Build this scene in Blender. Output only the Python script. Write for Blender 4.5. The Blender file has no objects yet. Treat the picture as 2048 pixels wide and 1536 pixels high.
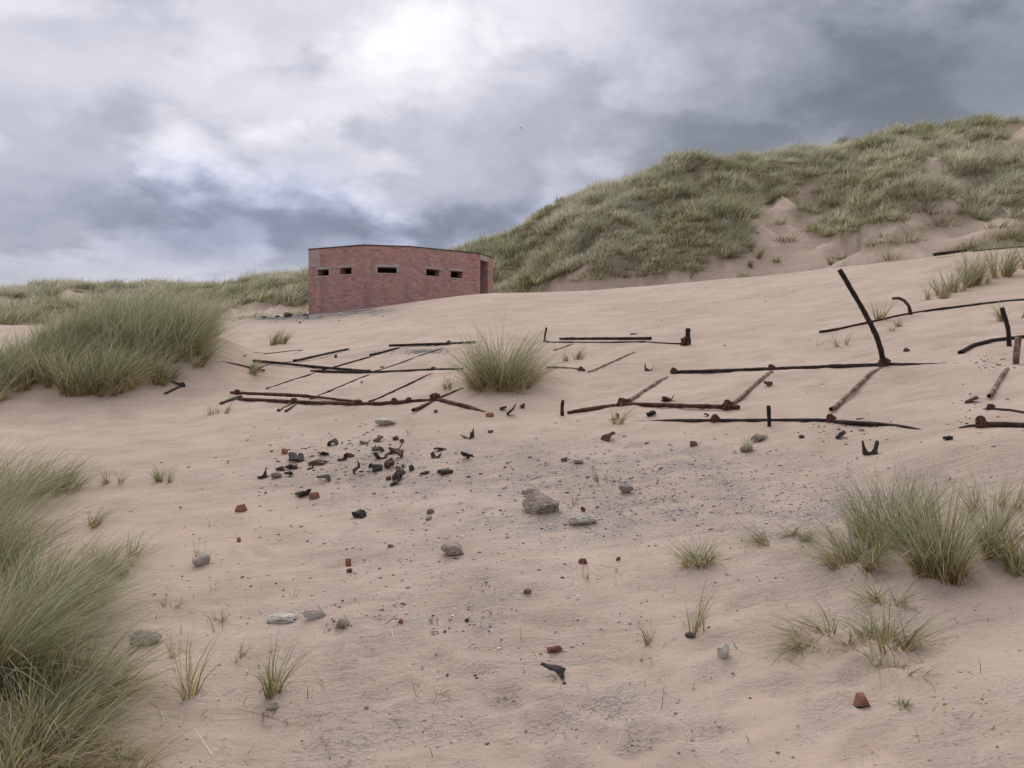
import bpy, bmesh, math, random
import numpy as np
from mathutils import Vector

random.seed(7)
RNG = np.random.default_rng(11)
F = 1773.0            # focal length in photo pixels (2048 wide)
EYE = 1.6             # eye height; the camera is the world origin
SC = bpy.context.scene
COL = SC.collection

# ------------------------------------------------------------------ noise
def _hash(xi, yi, seed):
    h = (xi.astype(np.int64) * 374761393 + yi.astype(np.int64) * 668265263 + seed * 144269504) & 0xffffffff
    h = ((h ^ (h >> 13)) * 1274126177) & 0xffffffff
    h = ((h ^ (h >> 15)) * 2246822519) & 0xffffffff
    return ((h ^ (h >> 16)) & 0xffff) / 32767.5 - 1.0

def vnoise(x, y, seed=0):
    x = np.asarray(x, float); y = np.asarray(y, float)
    xi = np.floor(x); yi = np.floor(y)
    fx = x - xi; fy = y - yi
    fx = fx * fx * fx * (fx * (fx * 6 - 15) + 10); fy = fy * fy * fy * (fy * (fy * 6 - 15) + 10)
    a = _hash(xi, yi, seed); b = _hash(xi + 1, yi, seed)
    c = _hash(xi, yi + 1, seed); d = _hash(xi + 1, yi + 1, seed)
    return (a * (1 - fx) + b * fx) * (1 - fy) + (c * (1 - fx) + d * fx) * fy

def fbm(x, y, seed=0, octv=4, gain=0.5):
    s = 0; a = 1.0; n = 0
    c, sn = math.cos(0.6), math.sin(0.6)
    for k in range(octv):
        s = s + a * vnoise(x, y, seed + k * 17); n += a
        x, y = (x * c - y * sn) * 2.03 + 5.1, (x * sn + y * c) * 2.03 + 1.7
        a *= gain
    return s / n

def tab(pairs, sigma=25):
    g = np.arange(-1600, 3601, 4.0)
    v = np.interp(g, [p[0] for p in pairs], [p[1] for p in pairs])
    k = np.arange(-int(4 * sigma / 4), int(4 * sigma / 4) + 1)
    w = np.exp(-0.5 * (k * 4 / sigma) ** 2); w /= w.sum()
    pad = len(k) // 2
    v = np.convolve(np.pad(v, pad, mode='edge'), w, mode='valid')
    return lambda p: np.interp(p, g, v)

# ------------------------------------------------------------------ terrain
crest_row = tab([(-600, 640), (0, 650), (300, 648), (440, 640), (617, 628), (760, 613), (860, 598), (960, 586), (1080, 583), (1200, 578),
                 (1400, 562), (1680, 535), (1880, 509), (2048, 490), (2500, 460)], 30)
crest_Y = tab([(-600, 34), (300, 32), (617, 29.3), (960, 28.5), (1200, 27), (1500, 23), (1800, 19), (2048, 17), (2600, 15)], 120)
drop_t = tab([(-600, .1), (500, .05), (700, .15), (850, .45), (1100, .7), (2048, .9)], 60)
top_row = tab([(-600, 590), (0, 580), (60, 578), (130, 568), (180, 576), (215, 577), (260, 571), (300, 566), (340, 573), (430, 573), (500, 560), (617, 546), (700, 538), (800, 528),
               (930, 510), (985, 494), (1040, 476), (1085, 440), (1120, 414), (1180, 384), (1260, 372), (1300, 357), (1345, 324), (1440, 318), (1500, 310),
               (1600, 302), (1680, 294), (1740, 274), (1800, 262), (1900, 260), (1960, 250), (2048, 245), (2500, 225)], 14)
top_Y = tab([(-600, 85), (0, 78), (430, 76), (617, 70), (930, 62), (1060, 56), (1180, 50), (1340, 55), (1700, 60), (2048, 58), (2600, 55)], 60)
base_Y = tab([(-600, 44), (0, 44), (617, 43), (930, 41), (1200, 37), (1500, 32), (1800, 27), (2048, 23), (2600, 20)], 80)

def smin(a, b, k): return -k * np.logaddexp(-a / k, -b / k)
def smax(a, b, k): return k * np.logaddexp(a / k, b / k)
def sstep(a, b, x):
    t = np.clip((x - a) / (b - a), 0, 1); return t * t * (3 - 2 * t)

def H(x, y, detail=True):
    x = np.asarray(x, float); y = np.asarray(y, float)
    Y = np.maximum(y, 0.6)
    px = np.clip(1024 + F * x / Y, -1500, 3500)
    Yc = crest_Y(px); zc = (768 - crest_row(px)) / F * Yc
    sl = (zc + EYE) / Yc
    zA = -EYE + sl * Y
    dr = drop_t(px)
    zB = zc + 0.07 - 0.14 * (Y - Yc)
    z = smin(zA, zB, 0.06)
    z = np.where(Y < Yc * 0.7, zA, z)
    floor_ = zc - dr
    z = np.where(Y > Yc, smax(z, floor_, 0.05), z)
    Yb = base_Y(px); Yt = top_Y(px)
    q = (Y - Yb) / (Yt - Yb)
    qq = np.clip(q, 0, 1)
    brow = 768 - floor_ / Yb * F
    s = np.sin(np.pi / 2 * qq) ** 1.05
    row = brow + (top_row(px) - brow) * s
    # sandy chute and hollow on the right-hand dune
    zD = (768 - row) / F * np.minimum(Y, Yt) - 0.16 * np.maximum(Y - Yt, 0)
    zD = np.maximum(zD, 1.0)
    z = np.where(q > 0, np.maximum(zD, 0), z)
    hum = sstep(0.02, 0.3, q) * (1 - 0.75 * sstep(1.0, 1.25, q))
    right = sstep(850, 1250, px)
    hm = fbm(x / 5.5, y / 7.0, 3, 3) * 1.1 + (.45 - np.abs(fbm(x / 2.6, y / 3.2, 8, 2))) * 2.3 - .6
    z = z + hum * hm * (0.55 + 0.45 * right) * (0.6 + 0.4 * (1 - qq))
    ch = np.exp(-((px - 1560 - 110 * (qq - .2)) / 75) ** 2) * np.exp(-((q - 0.22) / 0.2) ** 2)
    z = z - 0.9 * ch
    bump = np.exp(-((px - 1400) / 130) ** 2) * np.exp(-((q - 0.30) / 0.14) ** 2) * 1.1 + np.exp(-((px - 1790) / 130) ** 2) * np.exp(-((q - 0.38) / 0.15) ** 2) * 1.3
    z = z + bump
    # grassy mound on the left, and the little bank under the near grass
    def g(cx, cy, sx, sy): return np.exp(-((x - cx) / sx) ** 2 - ((y - cy) / sy) ** 2)
    z = z + 0.78 * g(-5.6, 13.2, 1.5, 1.9) + 0.06 * g(-7.4, 12.4, 1.6, 1.6) + 0.30 * g(-4.4, 12.8, .9, 1.2)
    z = z + 0.16 * g(-2.0, 3.2, .8, 1.2) + 0.10 * g(2.55, 4.9, .5, .5)
    z = z + 0.16 * g(-.08, 10.2, .75, .6) + .05 * g(-1.62, 3.72, .12, .12)
    if detail:
        near = 1 - sstep(14, 40, Y)
        z = z + 0.035 * fbm(x / 1.9, y / 1.6, 21, 3) * (0.4 + 0.6 * near) * sstep(0, 3, Y + 1)
        z = z + near * (0.014 * fbm(x / 0.33, y / 0.18, 31, 3) + 0.006 * fbm(x / .12, y / .10, 37, 2)) * (1 - .6 * sstep(8, 16, Y))
    # behind the camera the beach falls gently away
    z = np.where(y < 0.6, z + np.minimum(y - 0.6, 0) * 0.04 * 1.0, z)
    return z

def dune_q(x, y):
    px = np.clip(1024 + F * x / np.maximum(y, .6), -1500, 3500)
    return (y - base_Y(px)) / (top_Y(px) - base_Y(px)), px

_Ym = np.exp(np.linspace(math.log(1.6), math.log(110), 1800))
def at(px, row):
    """point of the ground seen at a photo pixel"""
    u = (px - 1024) / F; v = (768 - row) / F
    d = H(u * _Ym, _Ym) - v * _Ym
    i = int(np.argmax(d >= 0))
    if d[i] < 0 or i == 0: i = len(_Ym) - 1
    t = d[i - 1] / (d[i - 1] - d[i]) if i > 0 and d[i] != d[i - 1] else 0
    Y = _Ym[i - 1] + (_Ym[i] - _Ym[i - 1]) * min(max(t, 0), 1)
    return Vector((u * Y, Y, float(H(u * Y, Y))))
def hz(x, y): return float(H(x, y))
def proj(x, y, z):
    return 1024 + F * x / y, 768 - F * z / y

# ------------------------------------------------------------------ node helpers
class NT:
    def __init__(s, tree):
        s.t = tree; s.n = tree.nodes; s.l = tree.links
    def node(s, kind, **kw):
        n = s.n.new(kind)
        for k, v in kw.items(): setattr(n, k, v)
        return n
    def put(s, sock, v):
        if isinstance(v, bpy.types.NodeSocket): s.l.new(v, sock)
        elif v is not None: sock.default_value = v
    def math(s, op, a, b=None, c=None, clamp=False):
        n = s.node('ShaderNodeMath', operation=op); n.use_clamp = clamp
        s.put(n.inputs[0], a); s.put(n.inputs[1], b)
        if c is not None: s.put(n.inputs[2], c)
        return n.outputs[0]
    def vmath(s, op, a, b=None, c=None):
        n = s.node('ShaderNodeVectorMath', operation=op)
        s.put(n.inputs[0], a)
        if b is not None: s.put(n.inputs[1], b)
        if c is not None: s.put(n.inputs[2], c)
        return n.outputs['Value'] if op in ('DOT_PRODUCT', 'LENGTH') else n.outputs['Vector']
    def noise(s, vec, scale, detail=4, rough=0.5, dist=0.0):
        n = s.node('ShaderNodeTexNoise'); s.put(n.inputs['Vector'], vec)
        n.inputs['Scale'].default_value = scale; n.inputs['Detail'].default_value = detail
        n.inputs['Roughness'].default_value = rough; n.inputs['Distortion'].default_value = dist
        return n
    def mix(s, fac, a, b, mode='MIX'):
        n = s.node('ShaderNodeMix', data_type='RGBA', blend_type=mode)
        s.put(n.inputs[0], fac); s.put(n.inputs[6], a); s.put(n.inputs[7], b)
        return n.outputs[2]
    def ramp(s, fac, stops, interp='LINEAR'):
        n = s.node('ShaderNodeValToRGB'); r = n.color_ramp; r.interpolation = interp
        while len(r.elements) < len(stops): r.elements.new(0.5)
        for e, (p, c) in zip(r.elements, stops):
            e.position = p; e.color = c if len(c) == 4 else (*c, 1)
        s.put(n.inputs[0], fac)
        return n.outputs[0]
    def mapr(s, v, a, b, c=0.0, d=1.0):
        n = s.node('ShaderNodeMapRange'); s.put(n.inputs[0], v)
        for i, q in enumerate((a, b, c, d)): n.inputs[i + 1].default_value = q
        return n.outputs[0]
    def bump(s, h, strength, dist, nrm=None):
        n = s.node('ShaderNodeBump'); s.put(n.inputs['Height'], h)
        n.inputs['Strength'].default_value = strength; n.inputs['Distance'].default_value = dist
        if nrm is not None: s.put(n.inputs['Normal'], nrm)
        return n.outputs[0]

def c4(r, g, b): return (r, g, b, 1.0)
def new_mat(name):
    m = bpy.data.materials.new(name); m.use_nodes = True
    t = NT(m.node_tree); b = m.node_tree.nodes['Principled BSDF']
    b.inputs['Roughness'].default_value = 0.9
    b.inputs['Specular IOR Level'].default_value = 0.2
    return m, t, b

def mat_sand():
    m, t, b = new_mat('wind_blown_sand')
    co = t.node('ShaderNodeTexCoord').outputs['Object']
    big = t.noise(co, 0.35, 4, .55).outputs[0]
    mid = t.noise(co, 2.2, 5, .6, .3).outputs[0]
    streak = t.noise(t.vmath('MULTIPLY', co, (2.0, 9.0, 3.0)), 1.0, 5, .6, .5).outputs[0]
    fine = t.noise(co, 55, 3, .6).outputs[0]
    grain = t.noise(co, 420, 2, .6).outputs[0]
    c = t.mix(t.mapr(big, .35, .65), c4(.43, .33, .265), c4(.465, .365, .30))
    c = t.mix(t.mapr(mid, .42, .72, 0, .7), c, c4(.335, .25, .20))
    c = t.mix(t.mapr(streak, .5, .74, 0, .4), c, c4(.30, .225, .185))
    c = t.mix(t.mapr(fine, .56, .75, 0, .42), c, c4(.29, .215, .175))
    c = t.mix(t.mapr(grain, .35, .75, 0, .25), c, c4(.6, .50, .42))
    ga = t.node('ShaderNodeAttribute', attribute_name='gravel').outputs['Fac']
    # gravel grains: small grey and dark cells
    vo = t.node('ShaderNodeTexVoronoi'); vo.inputs['Scale'].default_value = 85; t.put(vo.inputs['Vector'], co)
    gcol = t.ramp(vo.outputs['Color'], [(0, (.10, .10, .11)), (.35, (.25, .235, .235)), (.6, (.36, .30, .27)), (1, (.46, .36, .30))])
    gm = t.math('MULTIPLY', ga, t.mapr(t.noise(co, 4.2, 6, .72, .4).outputs[0], .46, .60))
    c = t.mix(t.math('MULTIPLY', ga, .27), c, c4(.29, .245, .22))
    c = t.mix(t.math('MULTIPLY', gm, .75), c, gcol)
    da = t.node('ShaderNodeAttribute', attribute_name='cinder').outputs['Fac']
    c = t.mix(t.math('MULTIPLY', da, t.mapr(t.noise(co, 1.6, 5, .7).outputs[0], .3, .5)), c, c4(.13, .125, .13))
    v3 = t.node('ShaderNodeTexVoronoi'); v3.inputs['Scale'].default_value = 62; t.put(v3.inputs['Vector'], co)
    s3 = t.node('ShaderNodeSeparateColor'); t.put(s3.inputs[0], v3.outputs['Color'])
    pk = t.math('MULTIPLY', t.math('LESS_THAN', v3.outputs['Distance'], .2), t.math('GREATER_THAN', s3.outputs[0], t.mapr(t.noise(co, .8, 4, .6).outputs[0], .35, .6, .97, .72)))
    c = t.mix(t.math('MULTIPLY', pk, .7), c, t.ramp(s3.outputs[1], [(0, (.06, .055, .055)), (.5, (.2, .17, .15)), (.8, (.24, .14, .1)), (1, (.6, .55, .5))]))
    # sparse dark grit everywhere
    v2 = t.node('ShaderNodeTexVoronoi'); v2.inputs['Scale'].default_value = 24; t.put(v2.inputs['Vector'], co)
    sx = t.node('ShaderNodeSeparateColor'); t.put(sx.inputs[0], v2.outputs['Color'])
    spk = t.math('MULTIPLY', t.math('LESS_THAN', v2.outputs['Distance'], .13), t.math('GREATER_THAN', sx.outputs[0], .86))
    c = t.mix(t.math('MULTIPLY', spk, .75), c, t.mix(sx.outputs[1], c4(.05, .05, .055), c4(.22, .15, .12)))
    t.put(b.inputs['Base Color'], c)
    h = t.math('ADD', t.math('MULTIPLY', streak, 1.0), t.math('MULTIPLY', fine, .35))
    h = t.math('ADD', h, t.math('MULTIPLY', grain, .06))
    calm = t.mapr(t.noise(co, .55, 4, .6).outputs[0], .38, .60, .22, 1.15)
    n1 = t.bump(t.math('MULTIPLY', h, calm), .7, .055)
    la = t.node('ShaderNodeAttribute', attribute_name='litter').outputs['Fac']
    c = t.mix(t.math('MULTIPLY', la, t.mapr(t.noise(co, 1.3, 5, .7).outputs[0], .3, .55, .35, .9)), c, c4(.20, .17, .105))  # straw litter, also darkened so gaps between tussocks look shaded
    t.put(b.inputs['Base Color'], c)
    n2 = t.bump(t.math('MULTIPLY', gm, vo.outputs['Distance']), .5, .02, n1)
    t.put(b.inputs['Normal'], n2)
    b.inputs['Roughness'].default_value = .95; b.inputs['Specular IOR Level'].default_value = .1
    return m

def mat_grass():
    m, t, b = new_mat('marram_blades')
    a = t.node('ShaderNodeAttribute', attribute_name='Col').outputs['Color']
    t.put(b.inputs['Base Color'], a)
    b.inputs['Roughness'].default_value = .6; b.inputs['Specular IOR Level'].default_value = .18
    tr = t.node('ShaderNodeBsdfTranslucent'); t.put(tr.inputs[0], a)
    mx = t.node('ShaderNodeMixShader'); mx.inputs[0].default_value = .38
    out = m.node_tree.nodes['Material Output']
    t.l.new(b.outputs[0], mx.inputs[1]); t.l.new(tr.outputs[0], mx.inputs[2]); t.l.new(mx.outputs[0], out.inputs[0])
    return m

def mat_rust(name, dark, rust, amount, sand=0.0):
    m, t, b = new_mat(name)
    co = t.node('ShaderNodeTexCoord').outputs['Object']
    n = t.noise(co, 9, 6, .65, .4).outputs[0]
    f = t.noise(co, 60, 4, .7).outputs[0]
    c = t.mix(t.mapr(n, .62 - amount * .4, .74 - amount * .3), dark, rust)
    c = t.mix(t.mapr(f, .5, .8, 0, .5), c, c4(dark[0] * .6, dark[1] * .6, dark[2] * .6))
    if sand > 0:
        c = t.mix(t.mapr(t.noise(co, 16, 5, .7).outputs[0], .7 - sand * .45, .85 - sand * .35), c, c4(.36, .26, .205))
    t.put(b.inputs['Base Color'], c)
    b.inputs['Roughness'].default_value = .85
    t.put(b.inputs['Normal'], t.bump(t.math('ADD', n, f), .7, .012))
    return m

def mat_stone(name, c1, c2, scale=14, b_s=.7, b_d=.015, spots=None):
    m, t, b = new_mat(name)
    co = t.node('ShaderNodeTexCoord').outputs['Object']
    n = t.noise(co, scale, 6, .65).outputs[0]
    c = t.mix(t.mapr(n, .35, .65), c1, c2)
    f = t.noise(co, scale * 7, 4, .7).outputs[0]
    if spots:
        v = t.node('ShaderNodeTexVoronoi'); v.inputs['Scale'].default_value = scale * 3.5; t.put(v.inputs['Vector'], co)
        sx = t.node('ShaderNodeSeparateColor'); t.put(sx.inputs[0], v.outputs['Color'])
        c = t.mix(t.math('MULTIPLY', t.math('GREATER_THAN', sx.outputs[0], .6), .7), c, t.mix(sx.outputs[1], spots[0], spots[1]))
        n = t.math('ADD', n, t.math('MULTIPLY', v.outputs['Distance'], -.6))
    t.put(b.inputs['Base Color'], c)
    t.put(b.inputs['Normal'], t.bump(t.math('ADD', n, t.math('MULTIPLY', f, .4)), b_s, b_d))
    return m

def mat_attr_stone():
    m, t, b = new_mat('loose_pebble_stone')
    a = t.node('ShaderNodeAttribute', attribute_name='Col').outputs['Color']
    co = t.node('ShaderNodeTexCoord').outputs['Object']
    t.put(b.inputs['Base Color'], t.mix(t.mapr(t.noise(co, 150, 3).outputs[0], .4, .7, 0, .35), a, c4(.3, .22, .17)))
    return m

def mat_brick():
    m, t, b = new_mat('weathered_red_brick')
    uv = t.node('ShaderNodeUVMap').outputs[0]
    co = t.node('ShaderNodeTexCoord').outputs['Object']
    br = t.node('ShaderNodeTexBrick'); t.put(br.inputs['Vector'], t.vmath('ADD', uv, t.vmath('MULTIPLY', t.noise(co, 6, 2).outputs['Color'], (.006, .006, 0))))
    br.inputs['Scale'].default_value = 1; br.inputs['Brick Width'].default_value = .225; br.inputs['Row Height'].default_value = .075
    br.inputs['Mortar Size'].default_value = .008; br.inputs['Mortar Smooth'].default_value = .3; br.inputs['Bias'].default_value = -.15
    br.inputs['Color1'].default_value = c4(.42, .228, .205); br.inputs['Color2'].default_value = c4(.29, .165, .155)
    br.inputs['Mortar'].default_value = c4(.39, .29, .26)
    # second brick pattern only to vary single bricks
    b2 = t.node('ShaderNodeTexBrick'); t.put(b2.inputs['Vector'], t.vmath('ADD', uv, (2.25, .75, 0)))
    b2.inputs['Scale'].default_value = 1; b2.inputs['Brick Width'].default_value = .225; b2.inputs['Row Height'].default_value = .075
    b2.inputs['Mortar Size'].default_value = 0; b2.inputs['Bias'].default_value = .3
    b2.inputs['Color1'].default_value = c4(.74, .72, .75); b2.inputs['Color2'].default_value = c4(1.22, 1.14, 1.08)
    c = t.mix(1.0, br.outputs['Color'], b2.outputs['Color'], 'MULTIPLY')
    blot = t.noise(co, 1.1, 5, .65, .5).outputs[0]
    c = t.mix(t.mapr(blot, .42, .66, 0, .6), c, c4(.35, .25, .245))          # grey-purple weathering
    lime = t.noise(t.vmath('MULTIPLY', co, (1.5, 1.5, 4.0)), 1.3, 6, .7).outputs[0]
    c = t.mix(t.mapr(lime, .55, .75, 0, .5), c, c4(.50, .37, .33))         # lime bloom
    sp = t.noise(co, 13, 3, .7).outputs[0]
    c = t.mix(t.mapr(sp, .62, .72, 0, .8), c, c4(.13, .075, .07))           # spalled dark bricks
    soft = t.noise(co, 2.6, 6, .7, .3)
    c = t.mix(t.mapr(soft.outputs[0], .44, .70, 0, .4), c, c4(.44, .23, .19))           # warmer, rain washed areas
    run = t.noise(t.vmath('MULTIPLY', co, (3.2, 3.2, .45)), 1.0, 5, .65).outputs[0]
    c = t.mix(t.mapr(run, .52, .72, 0, .65), c, c4(.22, .155, .15))                     # dark runs down from the roof
    bits = t.noise(co, 7.5, 4, .75).outputs[0]
    c = t.mix(t.mapr(bits, .55, .66, 0, .6), c, c4(.55, .43, .39))                      # mortar smears and salt
    t.put(b.inputs['Base Color'], c)
    t.put(b.inputs['Normal'], t.bump(t.math('ADD', t.math('MULTIPLY', br.outputs['Fac'], -1.0), t.math('MULTIPLY', sp, .8)), .8, .02))
    return m

M = {}
M['sand'] = mat_sand()
M['grass'] = mat_grass()
M['black_pipe'] = mat_rust('blackened_rusty_iron', c4(.024, .019, .018), c4(.085, .042, .03), .28)
M['rust_pipe'] = mat_rust('brown_rusty_iron', c4(.034, .020, .017), c4(.135, .055, .034), .5)
M['sandy_pipe'] = mat_rust('sand_crusted_iron', c4(.085, .052, .042), c4(.17, .09, .062), .55, .55)
M['dark_metal'] = mat_rust('corroded_dark_metal', c4(.05, .046, .046), c4(.085, .05, .042), .3)
M['brown_metal'] = mat_rust('corroded_brown_metal', c4(.075, .045, .038), c4(.15, .075, .05), .5)
M['coal'] = mat_stone('dark_slag', c4(.05, .048, .048), c4(.10, .09, .088), 30)
M['concrete'] = mat_stone('broken_concrete', c4(.43, .36, .30), c4(.29, .24, .20), 14, 1.0, .02, (c4(.17, .13, .11), c4(.52, .45, .39)))
M['pale'] = mat_stone('pale_lime_rubble', c4(.60, .55, .49), c4(.38, .34, .30), 20, .9, .015)
M['greystone'] = mat_stone('grey_stone', c4(.30, .28, .255), c4(.36, .32, .28), 22)
M['brickbit'] = mat_stone('broken_red_brick', c4(.29, .13, .085), c4(.19, .09, .065), 26)
M['redbit'] = mat_stone('dark_red_tile', c4(.22, .07, .065), c4(.11, .045, .042), 30)
M['pebble'] = mat_attr_stone()
M['brick'] = mat_brick()
M['lintel'] = mat_stone('weathered_concrete', c4(.44, .40, .365), c4(.30, .265, .245), 5, .4, .01)
M['render'] = mat_stone('mortar_render', c4(.40, .325, .305), c4(.33, .25, .235), 6, .4, .01)
M['tar'] = mat_stone('tarred_concrete', c4(.055, .05, .05), c4(.10, .09, .085), 4, .5, .01)  # roof concrete coloured dark to paint the shadow line along its edge
M['bird'] = mat_stone('dark_feathers', c4(.03, .03, .032), c4(.06, .055, .05), 40, .1, .002)

# ------------------------------------------------------------------ object helpers
def put(o, label=None, cat=None, group=None, kind=None):
    if label: o['label'] = label
    if cat: o['category'] = cat
    if group: o['group'] = group
    if kind: o['kind'] = kind
    return o

def link(name, me, parent=None, loc=None):
    o = bpy.data.objects.new(name, me); COL.objects.link(o)
    if parent is not None: o.parent = parent
    if loc is not None: o.location = loc
    return o

def mesh(name, verts, faces, mat, parent=None, loc=None, smooth=False):
    me = bpy.data.meshes.new(name)
    me.from_pydata([tuple(v) for v in verts], [], faces)
    me.materials.append(mat); me.validate()
    if smooth: me.polygons.foreach_set('use_smooth', [True] * len(me.polygons))
    me.update()
    return link(name, me, parent, loc)

def big_mesh(name, V, Q, mat, cols=None, smooth=True, extra=None):
    """V (n,3) floats, Q (m,4 or 3) ints"""
    me = bpy.data.meshes.new(name)
    k = Q.shape[1]
    me.vertices.add(len(V)); me.vertices.foreach_set('co', V.astype(np.float32).ravel())
    me.loops.add(Q.size); me.loops.foreach_set('vertex_index', Q.astype(np.int32).ravel())
    me.polygons.add(len(Q)); me.polygons.foreach_set('loop_start', np.arange(0, Q.size, k, dtype=np.int32))
    me.polygons.foreach_set('use_smooth', np.full(len(Q), smooth))
    me.materials.append(mat)
    if cols is not None:
        a = me.attributes.new('Col', 'FLOAT_COLOR', 'POINT')
        a.data.foreach_set('color', np.concatenate([cols, np.ones((len(cols), 1))], 1).astype(np.float32).ravel())
    for nm, arr in (extra or {}).items():
        a = me.attributes.new(nm, 'FLOAT', 'POINT'); a.data.foreach_set('value', arr.astype(np.float32))
    me.update(calc_edges=True)
    return me

# ------------------------------------------------------------------ ground sheet
def in_poly(px, row, poly):
    inside = np.zeros(px.shape, bool); n = len(poly)
    for i in range(n):
        x1, y1 = poly[i]; x2, y2 = poly[(i + 1) % n]
        c = ((y1 > row) != (y2 > row)) & (px < (x2 - x1) * (row - y1) / (y2 - y1 + 1e-9) + x1)
        inside ^= c
    return inside

SAND_PATCHES = [
    [(1498, 560), (1490, 470), (1505, 415), (1560, 398), (1600, 372), (1640, 385), (1570, 425), (1600, 440), (1690, 408), (1720, 412), (1640, 440), (1610, 470), (1700, 478), (1730, 462), (1850, 425), (1900, 395), (1890, 365), (1850, 345), (1860, 300), (1880, 300), (1885, 345), (1930, 375), (1945, 395), (1900, 430), (1870, 445), (1830, 455), (1700, 500), (1670, 560)],
    [(1690, 545), (1700, 505), (1790, 495), (1890, 455), (2060, 425), (2060, 455), (1960, 475), (1900, 500), (1860, 520)],
    [(1100, 600), (1110, 560), (1160, 540), (1165, 515), (1200, 560), (1260, 548), (1330, 555), (1380, 545), (1440, 530), (1500, 500), (1520, 560), (1300, 580)],
    [(2000, 290), (2010, 262), (2060, 245), (2060, 290)],
    [(110, 590), (120, 575), (170, 580), (185, 592), (150, 598)],
    [(-20, 700), (-20, 665), (60, 655), (130, 632), (170, 640), (120, 700)],
    [(430, 640), (440, 620), (520, 605), (600, 612), (620, 600), (640, 640)],
]

def build_ground():
    th = np.concatenate([np.radians(np.arange(-180, -42, 3.0)), np.radians(np.arange(-42, 42, .12)), np.radians(np.arange(42, 180, 3.0))])
    r = np.concatenate([np.exp(np.arange(math.log(.5), math.log(125), .0115)), np.array([135, 150, 170, 200, 250, 320, 420, 600, 900.])])
    R, T = np.meshgrid(r, th, indexing='ij')
    X = R * np.sin(T); Yv = R * np.cos(T)
    Z = H(X, Yv)
    frng = np.random.default_rng(3)
    fp = [(frng.uniform(1130, 1330), frng.uniform(700, 800)) for _ in range(26)] + [(frng.uniform(1380, 1640), frng.uniform(600, 715)) for _ in range(38)] + [(frng.uniform(500, 1900), frng.uniform(1080, 1520)) for _ in range(46)] + [(frng.uniform(1050, 1300), frng.uniform(820, 900)) for _ in range(10)]
    for a, b in fp:
        p = at(a, b); an = frng.uniform(0, 3.14); ca, sa = math.cos(an), math.sin(an)
        dx, dy = X - p.x, Yv - p.y; m = (np.abs(dx) < .5) & (np.abs(dy) < .5)
        uu = (dx[m] * ca + dy[m] * sa) / frng.uniform(.09, .16); vv = (-dx[m] * sa + dy[m] * ca) / frng.uniform(.045, .07)
        rr = uu * uu + vv * vv
        Z[m] += frng.uniform(.008, .02) * (-np.exp(-rr) + .55 * np.exp(-(np.sqrt(rr) - 1.5) ** 2 * 3))
    far = sstep(110, 300, R)
    Z = Z * (1 - far) + far * np.minimum(Z, 1.0)
    nr, nt = R.shape
    V = np.stack([X, Yv, Z], -1).reshape(-1, 3)
    i = np.arange(nr - 1)[:, None] * nt; j = np.arange(nt)[None, :]; j2 = (j + 1) % nt
    Q = np.stack([i + j, i + j2, i + nt + j2, i + nt + j], -1).reshape(-1, 4)
    Q = Q[:, ::-1]
    # cap under the camera
    c = len(V)
    V = np.concatenate([V, [[0, 0, hz(0, 0)]]])
    ys = np.maximum(V[:, 1], .6)
    px, row = proj(V[:, 0], ys, V[:, 2])
    front = V[:, 1] > .6
    def el(cx, cy, sx, sy): return np.exp(-((px - cx) / sx) ** 2 - ((row - cy) / sy) ** 2)
    gr = el(1420, 985, 380, 85) + el(1150, 970, 240, 75) * .8 + el(720, 940, 300, 75) * .6 + el(900, 1080, 330, 80) * .4 + el(850, 1240, 250, 80) * .4 + el(1250, 1450, 260, 80) * .35
    gr = gr + .34 * (1 - sstep(3.6, 5.6, V[:, 1])) * sstep(100, 420, px)
    nz = fbm(V[:, 0] / .5, V[:, 1] / .5, 77, 3)
    gr = np.clip(gr * (1 + .9 * nz), 0, 1) * front * (V[:, 1] < 16)
    ci = (el(560, 633, 110, 9) + el(690, 622, 90, 8)) * ((V[:, 1] > 22) & (V[:, 1] < 31)) + .75 * el(835, 703, 62, 5) * (V[:, 1] < 16)
    ci = np.clip(ci * (1.2 + nz), 0, 1) * front
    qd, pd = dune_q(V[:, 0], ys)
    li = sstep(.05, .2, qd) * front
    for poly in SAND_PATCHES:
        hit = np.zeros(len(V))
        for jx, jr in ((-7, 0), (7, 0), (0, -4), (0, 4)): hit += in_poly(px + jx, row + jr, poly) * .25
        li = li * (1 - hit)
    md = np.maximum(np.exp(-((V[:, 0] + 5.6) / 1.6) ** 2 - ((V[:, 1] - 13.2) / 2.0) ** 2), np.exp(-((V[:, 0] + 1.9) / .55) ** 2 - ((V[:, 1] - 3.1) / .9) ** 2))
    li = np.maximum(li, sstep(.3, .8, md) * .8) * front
    me = big_mesh('sandy_ground', V, Q, M['sand'], None, True, {'gravel': gr, 'cinder': ci, 'litter': li})
    bm = bmesh.new(); bm.from_mesh(me); bm.verts.ensure_lookup_table()
    for k in range(nt):
        bm.faces.new((bm.verts[c], bm.verts[(k + 1) % nt], bm.verts[k])).smooth = True
    bm.to_mesh(me); bm.free()
    put(link('sandy_ground', me), 'pale pinkish beach sand rising in a bank to the brick bunker and grassy dunes', 'sand', None, 'structure')
build_ground()

# ------------------------------------------------------------------ marram grass
STRAW = np.array([.52, .40, .20]); BROWN = np.array([.20, .125, .06]); GREEN = np.array([.205, .22, .09])
DEEP = np.array([.12, .14, .05]); GREY = np.array([.425, .415, .285]); PALE = np.array([.64, .615, .48])

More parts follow.
